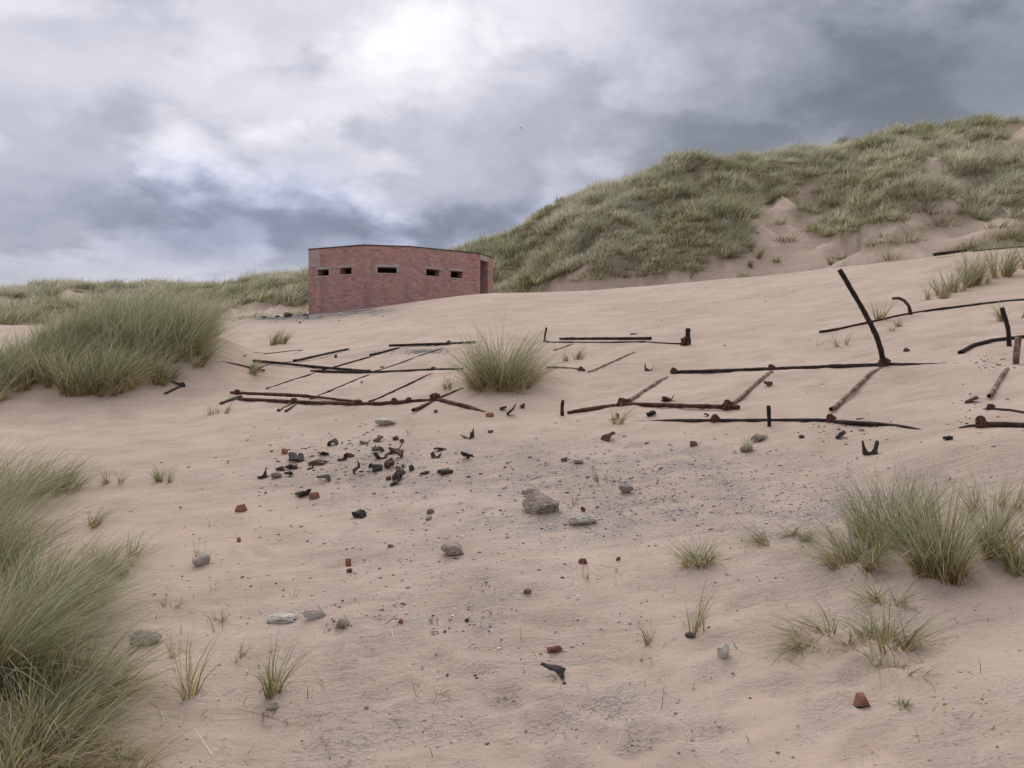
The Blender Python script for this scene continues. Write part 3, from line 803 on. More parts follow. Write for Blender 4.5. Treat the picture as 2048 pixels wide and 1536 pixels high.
_ps = [1]
def pipe(pts, label, r=.024, mat='black_pipe', clamps=(), bury=(0, 0), posts=False, group='rusty pipes lying in the sand', name='rusty_pipe', lift=.55, cmat='rust_pipe', cs=1.0):
    """pts: photo pixels along the pipe; lying pipes follow the ground, posts stand at the depth of their first point"""
    _ps[0] += 1
    r = r * (.80 if r > .015 else 1.0); lift = lift if lift > 1.5 else lift * .7
    if posts:
        b = at(*pts[0]); W = []
        for k, (x, y) in enumerate(pts):
            Y = b.y + posts * k
            W.append((((x - 1024) / F) * Y, Y, (768 - y) / F * Y))
        W[0] = (b.x, b.y, b.z - .06)
    else:
        raw = [at(*p) for p in pts]; W = []
        for k in range(len(raw) - 1):
            n = max(2, int((raw[k + 1] - raw[k]).length / .12))
            for i in range(n + (k == len(raw) - 2)):
                q = raw[k].lerp(raw[k + 1], i / n)
                W.append([q.x, q.y, q.z + lift * r])
        W = np.array(W)
        g = H(W[:, 0], W[:, 1]) + lift * r * .6
        z = np.maximum(W[:, 2], g)
        if len(z) > 4:
            zz = np.pad(z, 2, mode='edge'); z = np.convolve(zz, np.ones(5) / 5, 'valid')
        W[:, 2] = z
        tt = np.linspace(0, 1, len(W))
        for e, bu in enumerate(bury):
            if bu: W[:, 2] -= bu * np.exp(-((tt - e) / .16) ** 2)
    W = np.array(W); o0 = W[0].copy()
    if posts: o0 = W[0].copy()
    W = W - o0
    V, Fc, C, T = tube_arrays(W, r, 10 if r < .015 else 12, _ps[0])
    o = mesh(name, V, Fc, M[mat], None, o0, True)
    put(o, label, 'pipe', group)
    for k, (x, y) in enumerate(clamps):
        p = at(x, y) - Vector(o0)
        i = int(np.argmin(np.linalg.norm(C - np.array(p), axis=1)))
        v, f = coupler_mesh(r * .98 * cs, _ps[0] * 13 + k)
        c = mesh('coupler', v, f, M[cmat], o, C[i])
        t = T[i]
        c.rotation_euler = (random.uniform(-.5, .5), 0, math.atan2(t[1], t[0]))
    return o

# --- left frame, front row
pipe([(462, 793), (615, 801)], 'short brown pipe lying on top of the front bundle, its grey tip at the left', .024, 'rust_pipe', [(482, 793)], lift=2.6)
pipe([(478, 800), (590, 806), (720, 810), (800, 808), (872, 801)], 'long brown pipe at the front of the left frame with a row of clamps', .027, 'rust_pipe', [(590, 806), (721, 809), (784, 810), (812, 808)], lift=.7)
pipe([(500, 785), (600, 792), (722, 806)], 'thin brown pipe behind the clamped front pipe, meeting it at a clamp', .019, 'rust_pipe', bury=(.02, 0), lift=1.0)
pipe([(441, 809), (482, 795)], 'short grey ended pipe stub poking out under the front bundle', .026, 'dark_metal', lift=.7)
pipe([(872, 801), (970, 824)], 'thick brown pipe tapering down into sand left of the centre, joined to the big clamp', .029, 'rust_pipe', [(872, 801)], bury=(0, .03), cs=1.45)
pipe([(826, 826), (868, 803)], 'short brown stub sticking forward from the big clamp', .024, 'rust_pipe', lift=1.0)
pipe([(876, 798), (928, 776)], 'thin rusty rod running from the big clamp to the round tussock', .010, 'rust_pipe', bury=(0, .01), lift=1.2)
pipe([(556, 824), (588, 804)], 'stubby pipe end poking out below the front bundle, the left one of two', .018, 'sandy_pipe')
pipe([(571, 825), (592, 809)], 'stubby black pipe end poking out below the front bundle, the right one of two', .016, 'black_pipe')
# --- left frame, middle row
pipe([(507, 723), (620, 735), (735, 745)], 'straight black pipe slanting down to the middle row of the left frame', .025, 'black_pipe', lift=1.2)
pipe([(622, 743), (740, 746), (868, 740), (925, 739)], 'long black pipe of the middle row running to the round tussock', .022, 'black_pipe', [(740, 745), (868, 740)])
pipe([(588, 724), (697, 699)], 'short straight black pipe pointing up right behind the middle row', .025, 'black_pipe', lift=1.0)
pipe([(425, 720), (495, 735), (530, 745)], 'thin rusty rod at the right foot of the grassy mound', .014, 'rust_pipe', [(503, 736)], bury=(.01, 0), cs=1.2)
pipe([(512, 740), (588, 724)], 'thin rod half buried left of the short straight black pipe', .009, 'black_pipe')
pipe([(533, 778), (640, 744)], 'thin rod half buried, leftmost of three slanting between front and middle rows', .0105, 'black_pipe', bury=(.01, 0))
pipe([(620, 800), (740, 749)], 'thin rod half buried, middle of three slanting between front and middle rows', .0105, 'black_pipe')
pipe([(738, 806), (868, 745)], 'thin rod half buried, rightmost of three slanting between front and middle rows', .010, 'black_pipe')
pipe([(645, 741), (750, 711)], 'thin rod running up from the middle row to the black elbow', .0115, 'black_pipe')
pipe([(750, 745), (893, 694)], 'thin rod running up from the middle row to the back row clamp', .0105, 'black_pipe')
pipe([(488, 713), (608, 699)], 'faint thin rod half buried beside the grassy mound', .008, 'black_pipe', bury=(.01, .01))
pipe([(330, 789), (368, 771)], 'short grey pipe stub at the foot of the grassy mound', .026, 'dark_metal', [(366, 772)], cmat='dark_metal')
pipe([(318, 748), (360, 773)], 'rusty pipe coming out of the grass of the mound', .016, 'rust_pipe', bury=(.02, 0))
# --- back row
pipe([(779, 693), (890, 690), (950, 687)], 'black pipe of the back row disappearing behind the round tussock', .027, 'black_pipe', [(893, 691)], lift=1.3)
pipe([(740, 713), (800, 696)], 'black elbow pipe joining the left end of the back row', .024, 'black_pipe', lift=.9)
pipe([(1095, 685), (1200, 686), (1290, 685)], 'thin black pipe right of the round tussock below the thicker one', .016, 'black_pipe', [(1098, 684)])
pipe([(1120, 682), (1302, 682)], 'thick brown pipe lying on the back row right of the round tussock', .028, 'black_pipe', lift=1.6)
pipe([(1290, 685), (1366, 689)], 'thin rod linking the back row to the split post', .012, 'black_pipe')
pipe([(1088, 684), (1090, 670), (1093, 655)], 'small black upright post beside the round tussock', .022, 'black_pipe', posts=.001, group='upright posts')
pipe([(1108, 702), (1150, 686)], 'thin rod slanting up to the back row right of the round tussock', .009, 'sandy_pipe')
pipe([(1176, 746), (1276, 701)], 'thin pale rod slanting up alone on open sand', .009, 'sandy_pipe', bury=(0, .01))
pipe([(1094, 737), (1145, 737), (1168, 744)], 'rusty pipe with a hooked broken end coming out of the round tussock', .022, 'rust_pipe', [(1158, 741)], cs=.95)
# --- right frame
pipe([(1342, 746), (1545, 740), (1660, 735), (1765, 731), (1870, 727), (1962, 723)], 'longest black pipe, back rail of the right hand frame', .025, 'black_pipe', [(1346, 746), (1543, 740), (1765, 731)], bury=(0, .03), cs=1.05)
pipe([(1136, 828), (1190, 820), (1245, 811)], 'reddish pipe with a pointed buried end, left end of the front rail', .026, 'rust_pipe', bury=(.02, 0), lift=1.0)
pipe([(1245, 812), (1350, 815), (1478, 819)], 'reddish front rail of the right hand frame between two clamps', .024, 'rust_pipe', [(1246, 812), (1458, 819)], lift=1.3, cs=1.3)
pipe([(1255, 808), (1338, 752)], 'sand crusted cross pipe slanting up from the left clamp of the front rail', .024, 'sandy_pipe', bury=(0, .02), lift=1.0)
pipe([(1462, 815), (1544, 745)], 'sand crusted cross pipe joining the front rail to the back rail', .023, 'sandy_pipe', lift=1.1)
pipe([(1662, 826), (1740, 750), (1763, 736)], 'sand crusted cross pipe slanting up to the foot of the tall leaning pipe', .021, 'sandy_pipe', lift=.9)
pipe([(1262, 842), (1440, 843), (1560, 842), (1662, 843)], 'long black pipe lowest of the right hand frame, thin at its left tip', .019, 'black_pipe', [(1436, 842), (1662, 843)], bury=(.022, 0), cs=1.35)
pipe([(1668, 845), (1760, 851), (1852, 858)], 'black pipe tapering into sand right of the lowest clamp', .020, 'black_pipe', bury=(0, .03))
pipe([(1539, 852), (1538, 830), (1537, 811)], 'short rusty post standing on the lowest pipe of the right frame', .020, 'black_pipe', posts=.001, group='upright posts')
pipe([(1125, 831), (1124, 815), (1126, 800)], 'short rusty post standing alone left of the front rail', .019, 'rust_pipe', [(1125, 829)], posts=.001, group='upright posts', cs=.8)
pipe([(1978, 801), (2000, 762), (2016, 735)], 'sand crusted cross pipe nearest the right edge', .020, 'sandy_pipe', lift=.9)
pipe([(1982, 819), (2060, 829)], 'thin black rod at the right edge below the last cross pipe', .010, 'black_pipe', [(1984, 819)], cs=1.5, cmat='dark_metal')
pipe([(1962, 854), (2075, 857)], 'thick dark pipe with a rusty clamp lowest at the right edge', .028, 'black_pipe', [(1968, 854)], lift=.8)
pipe([(1920, 856), (1962, 853)], 'splintered black pipe end beside the rusty clamp of the thick dark pipe', .013, 'black_pipe', bury=(.01, 0))
pipe([(1639, 668), (1740, 646), (1830, 626), (1930, 613), (2070, 600)], 'long thin black pipe climbing the slope behind the tall leaning pipe', .019, 'black_pipe', lift=1.0)
pipe([(1823, 629), (1818, 612), (1808, 601), (1798, 596), (1785, 597)], 'short curved hook of pipe rising from the long thin pipe', .026, 'rust_pipe', posts=.001, group='upright posts')
pipe([(1766, 732), (1766, 722), (1762, 700), (1753, 672), (1740, 645), (1718, 605), (1700, 575), (1679, 539)], 'tall bent black pipe leaning left, highest of the wreckage', .027, 'black_pipe', [(1766, 731)], posts=.001, group='upright posts', cs=1.4)
pipe([(1920, 708), (1948, 694), (1985, 684), (2065, 674)], 'curved black pipe at the right edge behind the leaning post', .025, 'black_pipe', bury=(.02, 0), lift=1.2)
pipe([(2020, 692), (2016, 655), (2004, 615)], 'leaning black post near the right edge', .024, 'black_pipe', posts=.001, group='upright posts')
pipe([(2030, 728), (2034, 700), (2037, 674)], 'thick sand crusted pipe standing at the right edge', .030, 'sandy_pipe', posts=.004, group='upright posts')
def crest_pt(px, back=.25):
    Y = float(crest_Y(px)) - back; x = (px - 1024) / F * Y
    _, r = proj(x, Y, hz(x, Y)); return (px, r + .8)
pipe([crest_pt(1868, .5), crest_pt(1932, .5)], 'black pipe lying on the skyline of the sand bank', .040, 'black_pipe', lift=2.2)
pipe([crest_pt(1944, .4), crest_pt(2075, .4)], 'thin rod continuing along the skyline of the sand bank', .018, 'black_pipe', lift=2.4)

def split_post():
    b = at(1372, 690); s = b.y / F
    o = bpy.data.objects.new('broken_post', None); COL.objects.link(o); o.location = b
    put(o, 'split rusty post stump standing at the right end of the back row', 'post', 'upright posts')
    for dx, top, lean, r in ((.4, 33, 5, .030), (7, 26, -1, .020), (-8, 10, 3, .024)):
        W = [(dx * s, 0, -.05), ((dx + lean * .5) * s, .01, top * .5 * s), ((dx + lean) * s, .02, top * s)]
        V, Fc, C, T = tube_arrays(W, r, 8, int(top), .16, .03)
        mesh('stump', V, Fc, M['black_pipe'], o, None, False)
    v, f = coupler_mesh(.030, 91)
    c = mesh('coupler', v, f, M['rust_pipe'], o, (-.02, -.02, .04)); c.rotation_euler = (.3, 0, .4)
split_post()

# ------------------------------------------------------------------ rubble
def hull(pts):
    bm = bmesh.new()
    for p in pts: bm.verts.new(p)
    r = bmesh.ops.convex_hull(bm, input=bm.verts)
    bmesh.ops.delete(bm, geom=[v for v in bm.verts if not v.link_faces], context='VERTS')
    bmesh.ops.bevel(bm, geom=bm.edges[:], offset=.025, segments=1, affect='EDGES', clamp_overlap=True)
    bm.verts.index_update()
    V = [v.co.copy() for v in bm.verts]; Fc = [tuple(v.index for v in f.verts) for f in bm.faces]
    bm.free(); return V, Fc

def shape_chunk(rng):
    return hull([Vector((rng.gauss(0, 1), rng.gauss(0, 1), rng.gauss(0, 1))).normalized() * rng.uniform(.8, 1.0) * .5 for _ in range(15)])
def shape_brick(rng):
    pts = [Vector((rng.uniform(-.5, .5), rng.uniform(-.5, .5), rng.uniform(-.5, .35))) for _ in range(7)]
    pts += [Vector((-.5, rng.uniform(-.4, .4), -.4)), Vector((.5, rng.uniform(-.4, .4), -.4)), Vector((rng.uniform(-.45, -.2), rng.uniform(-.3, .1), .42)), Vector((rng.uniform(.1, .4), rng.uniform(-.2, .3), .5)), Vector((.3, -.3, .2)), Vector((0, -.5, -.45)), Vector((0, .5, -.45))]
    return hull(pts)
def shape_lump(rng, sub=4, amp=.35):
    from mathutils import noise as mn
    bm = bmesh.new(); bmesh.ops.create_icosphere(bm, subdivisions=sub, radius=.5)
    off = Vector((rng.uniform(0, 50), rng.uniform(0, 50), rng.uniform(0, 50)))
    planes = [(Vector((rng.gauss(0, 1), rng.gauss(0, 1), rng.gauss(0, .8))).normalized(), rng.uniform(.27, .43)) for _ in range(11 if amp > .1 else 0)]
    for v in bm.verts:
        d = v.co.normalized()
        p = d * .5 * (1 + amp * mn.noise(d * 1.5 + off))
        for n, o in planes:                      # broken faces
            e = p.dot(n) - o
            if e > 0: p = p - n * (e * .92)
        p += d * (amp * .13 * mn.noise(d * 4 + off) + amp * .09 * mn.noise(d * 9 + off) + amp * .06 * mn.noise(d * 21 + off))
        v.co = p
    V = [v.co.copy() for v in bm.verts]; Fc = [tuple(v.index for v in f.verts) for f in bm.faces]
    bm.free(); return V, Fc
FOLDS = {'U': (1.0, .9, 0), 'L': (1.25, 0, .1), 'arch': (-.55, -.6, -.5), 'flat': (.12, -.1, .12), 'wedge': (-.6, .1, 0), 'ring': (1.5, 1.3, .9), 'Z': (.9, -.8, .1)}
PROFILES = FOLDS
def shape_plate(rng, prof, thick=.16):
    """a torn, folded piece of plate: ragged outline, bent along two lines, given thickness"""
    fa, fb, cv = FOLDS[prof]
    nx, ny = 7, 4
    top = []
    xa = rng.uniform(.1, .28); xb = -rng.uniform(.1, .28); tp = rng.uniform(-.35, .35) if prof != 'wedge' else rng.choice((-.8, .8))
    jag = [[rng.uniform(-.09, .09) for _ in range(nx)], [rng.uniform(-.09, .09) for _ in range(nx)]]
    endj = [[rng.uniform(-.11, .11) for _ in range(ny)], [rng.uniform(-.11, .11) for _ in range(ny)]]
    skew = rng.uniform(-.3, .3)
    for i in range(nx):
        for j in range(ny):
            x = i / (nx - 1) - .5; y = (j / (ny - 1) - .5)
            if i == 0: x += endj[0][j]
            if i == nx - 1: x += endj[1][j]
            if j == 0: y += jag[0][i]
            if j == ny - 1: y += jag[1][i]
            y *= (1 + tp * x * 1.6)
            q = x + skew * y
            z = cv * (.25 - x * x) * 1.2
            if q > xa: z += (q - xa) * fa * 1.6
            if q < xb: z += (xb - q) * fb * 1.6
            x2 = x - (max(q - xa, 0) * min(abs(fa), 1.2) * .45) + (max(xb - q, 0) * min(abs(fb), 1.2) * .45)
            top.append(Vector((x2, y, z + rng.uniform(-.02, .02))))
    n = len(top); V = [t + Vector((0, 0, thick * .5 * rng.uniform(.7, 1.2))) for t in top] + [t - Vector((0, 0, thick * .5 * rng.uniform(.7, 1.2))) for t in top]
    Fc = []
    skip = (rng.randrange(nx - 1), rng.choice((0, ny - 2))) if rng.random() < .6 else None      # a bite out of the edge
    cells = {(i, j) for i in range(nx - 1) for j in range(ny - 1)} - {skip}
    for (i, j) in cells:
        a, b, c, d = i * ny + j, (i + 1) * ny + j, (i + 1) * ny + j + 1, i * ny + j + 1
        Fc.append((a, b, c, d)); Fc.append((n + d, n + c, n + b, n + a))
        for (u, v, nb) in ((a, b, (i, j - 1)), (b, c, (i + 1, j)), (c, d, (i, j + 1)), (d, a, (i - 1, j))):
            if nb not in cells: Fc.append((v, u, n + u, n + v))
    used = sorted({i for f in Fc for i in f}); mp = {o: k for k, o in enumerate(used)}
    V = [V[i] for i in used]; Fc = [tuple(mp[i] for i in f) for f in Fc]
    lo = Vector([min(v[k] for v in V) for k in range(3)]); hi = Vector([max(v[k] for v in V) for k in range(3)])
    for v in V:
        for k in range(3): v[k] = (v[k] - lo[k]) / max(hi[k] - lo[k], 1e-6) - .5
    return V, Fc

def rubble(px, row, wpx, hpx, kind, mat, label, cat, name, group=None, yaw=None, tilt=.2, sink=.12, depth=None):
    rng = random.Random(int(px * 7 + row * 13))
    p = at(px, row + hpx * .42); s = p.y / F
    w = wpx * s; h = hpx * s
    dep = (depth if depth else rng.uniform(.6, .95)) * w if kind in ('chunk', 'brick', 'lump', 'rough') else (depth * w if depth else rng.uniform(.6, 1.0) * w)
    if kind == 'chunk': V, Fc = shape_chunk(rng)
    elif kind == 'brick': V, Fc = shape_brick(rng)
    elif kind == 'lump': V, Fc = shape_lump(rng, 3, .28)
    elif kind == 'rough': V, Fc = shape_lump(rng, 5, .34)
    elif kind == 'smooth': V, Fc = shape_lump(rng, 3, .06); dep = w * .8
    else: V, Fc = shape_plate(rng, kind, .13 if wpx > 24 else .18)
    ya = (rng.uniform(-.6, .6) if kind not in PROFILES else rng.choice((-1, 1)) * rng.uniform(.0, 1.2)) if yaw is None else yaw
    if kind in PROFILES: tilt = tilt + .25; sink = sink + .09
    ca, sa = math.cos(ya), math.sin(ya)
    tx = rng.uniform(-tilt, tilt); ty = rng.uniform(-tilt, tilt)
    out = []
    plate = kind in PROFILES
    W2 = w * (1.0 if not plate else .95)
    # plates: normalised profile stands in the x-z plane, widened along y
    for v in V:
        x, y, z = v.x * W2, v.y * dep, v.z * (h * 1.15 if plate else h * 1.2)
        y, z = y * math.cos(tx) - z * math.sin(tx), y * math.sin(tx) + z * math.cos(tx)
        x, z = x * math.cos(ty) - z * math.sin(ty), x * math.sin(ty) + z * math.cos(ty)
        out.append(Vector((x * ca - y * sa, x * sa + y * ca, z)))
    zm = min(v.z for v in out); hh = max(v.z for v in out) - zm
    for v in out: v.z -= zm + hh * sink
    o = mesh(name, out, Fc, M[mat], None, p, kind in ('lump', 'smooth'))
    return put(o, label, cat, group)

HG = 'dark metal scraps of the rubble heap'
def metal(px, row, w, h, prof, label, mat='dark_metal', group=HG, **k):
    return rubble(px, row, w, h, prof, mat, label, 'metal scrap', 'metal_scrap', group, **k)
metal(665, 885, 24, 12, 'arch', 'arched dark scrap lying apart at the upper left of the rubble heap')
metal(729, 882, 20, 11, 'L', 'dark scrap of the top row of the heap, left of the flat sliver')
metal(757, 880, 20, 7, 'flat', 'flat sliver in the top row of the heap', 'brown_metal')
rubble(791, 876, 16, 11, 'chunk', 'brown_metal', 'brown pointed lump topmost in the rubble heap', 'rubble', 'slag_lump')
rubble(804, 881, 15, 9, 'chunk', 'coal', 'black lump touching the brown pointed one atop the heap', 'rubble', 'slag_lump')
metal(757, 899, 26, 13, 'wedge', 'bent dark scrap left of the big twisted plate in the heap')
metal(791, 897, 34, 20, 'Z', 'big twisted dark plate, upper of two at the heart of the heap')
metal(762, 911, 28, 14, 'U', 'dark curled scrap under the bent one in the heap')
metal(791, 912, 36, 15, 'wedge', 'wide reddish black plate, lower of two at the heart of the heap', 'brown_metal')
metal(593, 917, 30, 13, 'flat', 'flat dark bar lying slantwise at the upper left of the heap', yaw=.5)
metal(648, 903, 27, 15, 'Z', 'twisted grey scrap left of the heap middle')
metal(637, 923, 32, 13, 'flat', 'reddish slab scrap below the twisted grey one', 'brown_metal')
metal(620, 935, 15, 9, 'L', 'small grey scrap at the left foot of the reddish slab scrap')
metal(697, 909, 20, 12, 'arch', 'reddish black scrap left of the heap heart, upper of a touching pair', 'brown_metal')
metal(684, 916, 18, 13, 'L', 'grey scrap under the reddish one, lower of a touching pair')
metal(563, 934, 20, 19, 'wedge', 'upright dark shard at the left side of the heap', tilt=.6)
metal(583, 934, 26, 9, 'flat', 'dark spike beside the upright shard')
metal(527, 948, 22, 19, 'L', 'leftmost dark plate of the heap with a bent top')
rubble(553, 950, 26, 12, 'rough', 'concrete', 'grey crumbly lump right of the leftmost plate', 'rubble', 'concrete_lump')
metal(577, 948, 16, 13, 'wedge', 'small dark shard right of the grey crumbly lump')
metal(648, 955, 28, 16, 'wedge', 'dark folded plate standing alone below the heap middle')
metal(712, 937, 26, 26, 'Z', 'tall curled scrap in the centre of the heap front', tilt=.5)
metal(752, 936, 24, 12, 'arch', 'thin arched strip of scrap in front of the heap heart')
metal(779, 929, 22, 13, 'flat', 'brown square plate under the heart of the heap', 'brown_metal')
metal(801, 930, 18, 13, 'L', 'black square plate right of the brown one')
metal(797, 949, 28, 24, 'flat', 'big grey plate tilted up at the front right of the heap', tilt=.7)
metal(791, 966, 26, 8, 'flat', 'dark strip lying under the big grey tilted plate')
rubble(777, 957, 12, 8, 'brick', 'redbit', 'small red chip left of the big grey tilted plate', 'brick', 'brick_fragment')
metal(823, 935, 10, 15, 'arch', 'small hooked wire scrap right of the black square plate')
metal(872, 910, 20, 14, 'U', 'curled scrap right of the heap')
metal(880, 898, 24, 6, 'flat', 'thin dark splinter above the curled scrap')
metal(931, 914, 26, 9, 'wedge', 'tapered dark wedge farthest right of the heap')
metal(890, 942, 28, 12, 'flat', 'dark rectangular plate with notched ends right of the heap')
metal(849, 943, 18, 9, 'Z', 'small twisted scrap left of the notched rectangular plate')
metal(605, 984, 28, 18, 'L', 'squarish black scrap touching an orange brick piece')
rubble(629, 992, 24, 14, 'brick', 'brickbit', 'orange brick piece touching the squarish black scrap', 'brick', 'brick_fragment')
rubble(569, 903, 17, 10, 'brick', 'brickbit', 'orange brick piece at the upper left of the rubble heap', 'brick', 'brick_fragment')
rubble(482, 1017, 26, 14, 'brick', 'brickbit', 'pointed orange brick piece farthest left on open sand', 'brick', 'brick_fragment')
metal(719, 1028, 31, 18, 'arch', 'grey bent plate with a gap below, lying apart in front of the heap')
rubble(861, 1023, 18, 9, 'brick', 'brickbit', 'small orange brick piece behind a grey stone', 'brick', 'brick_fragment')
rubble(856, 1034, 18, 13, 'chunk', 'greystone', 'grey stone in front of the small orange brick piece', 'stone', 'grey_stone')
metal(938, 868, 28, 18, 'ring', 'dark ring shaped scrap below the tapering brown pipe')
rubble(981, 862, 15, 7, 'chunk', 'coal', 'small black lump right of the ring shaped scrap', 'rubble', 'slag_lump')
rubble(770, 844, 46, 15, 'rough', 'pale', 'pale crumbly concrete slab between the front bundle and the heap', 'concrete', 'concrete_lump')
rubble(1077, 1003, 80, 46, 'rough', 'concrete', 'biggest rough concrete lump in the middle of the sand', 'concrete', 'concrete_lump', sink=.2)
rubble(1060, 978, 42, 18, 'lump', 'concrete', 'sandy stone just behind the biggest concrete lump', 'concrete', 'concrete_lump', sink=.35)
rubble(1070, 1023, 22, 10, 'rough', 'concrete', 'crumb of concrete at the foot of the biggest lump', 'concrete', 'concrete_lump')
rubble(1163, 1040, 58, 20, 'rough', 'pale', 'flat ragged concrete piece right of the biggest lump', 'concrete', 'concrete_lump')
rubble(905, 1096, 54, 28, 'lump', 'concrete', 'smooth grey concrete block with a dark underside left of centre', 'concrete', 'concrete_lump', tilt=.12)
rubble(1252, 976, 36, 22, 'rough', 'greystone', 'grey broken stone on the gravel patch right of the biggest lump', 'stone', 'grey_stone')
rubble(1128, 919, 18, 10, 'chunk', 'coal', 'black stone left of a pale grey one on the gravel', 'stone', 'dark_stone')
rubble(1156, 922, 26, 12, 'chunk', 'greystone', 'pale grey stone right of the black one on the gravel', 'stone', 'grey_stone')
SG = 'metal scraps scattered among the pipes'
metal(1217, 874, 28, 15, 'arch', 'rusty arched clamp on the sand below the front rail', 'brown_metal', SG)
metal(1741, 897, 34, 28, 'U', 'dark U shaped clamp lying open side up at the right', 'dark_metal', SG, yaw=-.3, depth=.5, sink=.0, tilt=-.15)
metal(1680, 872, 22, 11, 'flat', 'dark slanted bar left of the U shaped clamp', 'dark_metal', SG)
rubble(1603, 873, 15, 8, 'chunk', 'coal', 'small black lump below the lowest pipe of the right frame', 'stone', 'dark_stone')
rubble(1386, 888, 22, 9, 'brick', 'redbit', 'dark red chip on the sand below the lowest pipe', 'brick', 'brick_fragment')
rubble(1516, 878, 40, 12, 'rough', 'concrete', 'grey broken strip of concrete below the short rusty post', 'concrete', 'concrete_lump')
rubble(1494, 893, 30, 18, 'lump', 'greystone', 'mossy concrete piece with a tuft on it', 'concrete', 'concrete_lump')
rubble(1722, 1399, 34, 24, 'brick', 'brickbit', 'red brick piece lowest on the right', 'brick', 'brick_fragment', tilt=.6, sink=.2)
metal(1105, 1346, 56, 20, 'wedge', 'large black crumpled metal piece in the foreground', 'dark_metal', SG, yaw=-.2, depth=.42)
rubble(1128, 1367, 17, 10, 'chunk', 'coal', 'small dark stone just below the large crumpled metal piece', 'stone', 'dark_stone')
rubble(1109, 1298, 36, 8, 'brick', 'redbit', 'long thin red chip above the large crumpled metal piece', 'brick', 'brick_fragment')
rubble(1381, 1270, 22, 9, 'smooth', 'coal', 'flat oval dark pebble lying on the sand', 'stone', 'dark_stone', tilt=.05)
rubble(1447, 1303, 36, 28, 'rough', 'pale', 'knobbly pale stone below the flat oval pebble', 'concrete', 'concrete_lump')
rubble(402, 1119, 38, 26, 'lump', 'greystone', 'greenish round stone on the sand right of the left grass', 'stone', 'grey_stone', sink=.2)
rubble(557, 1237, 68, 13, 'rough', 'pale', 'flat white strip of rubble, left piece of three in a row', 'concrete', 'concrete_lump', sink=.3)
rubble(628, 1229, 46, 22, 'rough', 'pale', 'whitest crumbly rubble, middle piece of three in a row', 'concrete', 'concrete_lump', sink=.2)
rubble(684, 1245, 26, 16, 'rough', 'concrete', 'grey rubble with a dark hollow, right piece of three in a row', 'concrete', 'concrete_lump')
rubble(696, 1125, 13, 15, 'brick', 'brickbit', 'small upright orange brick piece on the left sand', 'brick', 'brick_fragment')
rubble(699, 1141, 12, 8, 'brick', 'redbit', 'red chip just below the small upright brick piece', 'brick', 'brick_fragment')
rubble(782, 1092, 16, 6, 'brick', 'brickbit', 'flat orange chip left of the smooth concrete block', 'brick', 'brick_fragment')
rubble(1055, 1181, 19, 8, 'brick', 'brickbit', 'flat orange chip right of and below the smooth concrete block', 'brick', 'brick_fragment')
rubble(802, 1242, 11, 9, 'brick', 'brickbit', 'tiny orange chip right of the white rubble row', 'brick', 'brick_fragment')
rubble(1166, 1122, 20, 11, 'brick', 'redbit', 'dark red brick chip below the flat ragged concrete piece', 'brick', 'brick_fragment')
rubble(1236, 1118, 12, 9, 'brick', 'redbit', 'little dark red chip right of the dark red brick chip', 'brick', 'brick_fragment')
rubble(478, 1080, 12, 10, 'brick', 'brickbit', 'little brick chip below the pointed orange brick piece', 'brick', 'brick_fragment')
rubble(934, 1241, 9, 8, 'smooth', 'coal', 'round black pebble on the centre sand', 'stone', 'dark_stone')
rubble(1165, 1018, 14, 11, 'chunk', 'brown_metal', 'dark brown lump right of the biggest concrete lump', 'stone', 'dark_stone')
metal(1297, 735, 20, 14, 'U', 'black curled clamp left of the back rail', 'dark_metal', SG)
metal(1335, 796, 24, 14, 'L', 'pale rusty clamp inside the right hand frame', 'brown_metal', SG)
metal(1537, 767, 20, 11, 'arch', 'grey clamp below the back rail inside the right frame', 'brown_metal', SG)
metal(1302, 829, 24, 7, 'flat', 'dark strip between front rail and lowest pipe', 'dark_metal', SG)
metal(1228, 834, 20, 12, 'L', 'broken clamp under the left clamp of the front rail', 'brown_metal', SG)
rubble(1045, 811, 17, 13, 'chunk', 'brown_metal', 'rounded brown lump on the sand below the round tussock', 'stone', 'dark_stone')
metal(1022, 822, 28, 19, 'Z', 'bent brown clamp left of the short lone post', 'brown_metal', SG)
metal(1006, 816, 14, 8, 'flat', 'black flake touching the bent brown clamp', 'dark_metal', SG)
rubble(980, 830, 18, 8, 'brick', 'brickbit', 'brownish crumb at the buried tip of the tapering pipe', 'brick', 'brick_fragment')
rubble(1813, 699, 24, 9, 'chunk', 'redbit', 'flat reddish stone right of the tall leaning pipe', 'stone', 'red_stone')
metal(1943, 801, 28, 8, 'flat', 'rusty bar left of the last cross pipe', 'brown_metal', SG)
metal(1898, 877, 19, 8, 'flat', 'thin dark strip below the splintered pipe end', 'dark_metal', SG)
rubble(1267, 666, 22, 6, 'chunk', 'greystone', 'flat grey stone above the back row pipe', 'stone', 'grey_stone')
rubble(242, 1142, 36, 26, 'rough', 'concrete', 'knobbly grey lump half hidden by the left grass', 'concrete', 'concrete_lump')
rubble(285, 1262, 76, 40, 'lump', 'concrete', 'pale half buried slab in the left grass', 'concrete', 'concrete_lump', tilt=.1, sink=.5)
rubble(672, 712, 11, 8, 'chunk', 'coal', 'small black stone behind the middle row pipes', 'stone', 'dark_stone')
rubble(765, 733, 11, 5, 'chunk', 'coal', 'dark flake between the middle row and the back row', 'stone', 'dark_stone')
rubble(872, 822, 13, 9, 'chunk', 'coal', 'black lump under the big clamp', 'stone', 'dark_stone')
rubble(724, 763, 9, 7, 'chunk', 'greystone', 'small grey stone below the middle row clamp', 'stone', 'grey_stone')
rubble(545, 1408, 28, 20, 'lump', 'concrete', 'sandy lump from which the upright tuft grows', 'stone', 'grey_stone', sink=.4)
metal(1412, 829, 12, 8, 'wedge', 'small black scrap left of the right clamp of the front rail', 'dark_metal', SG)
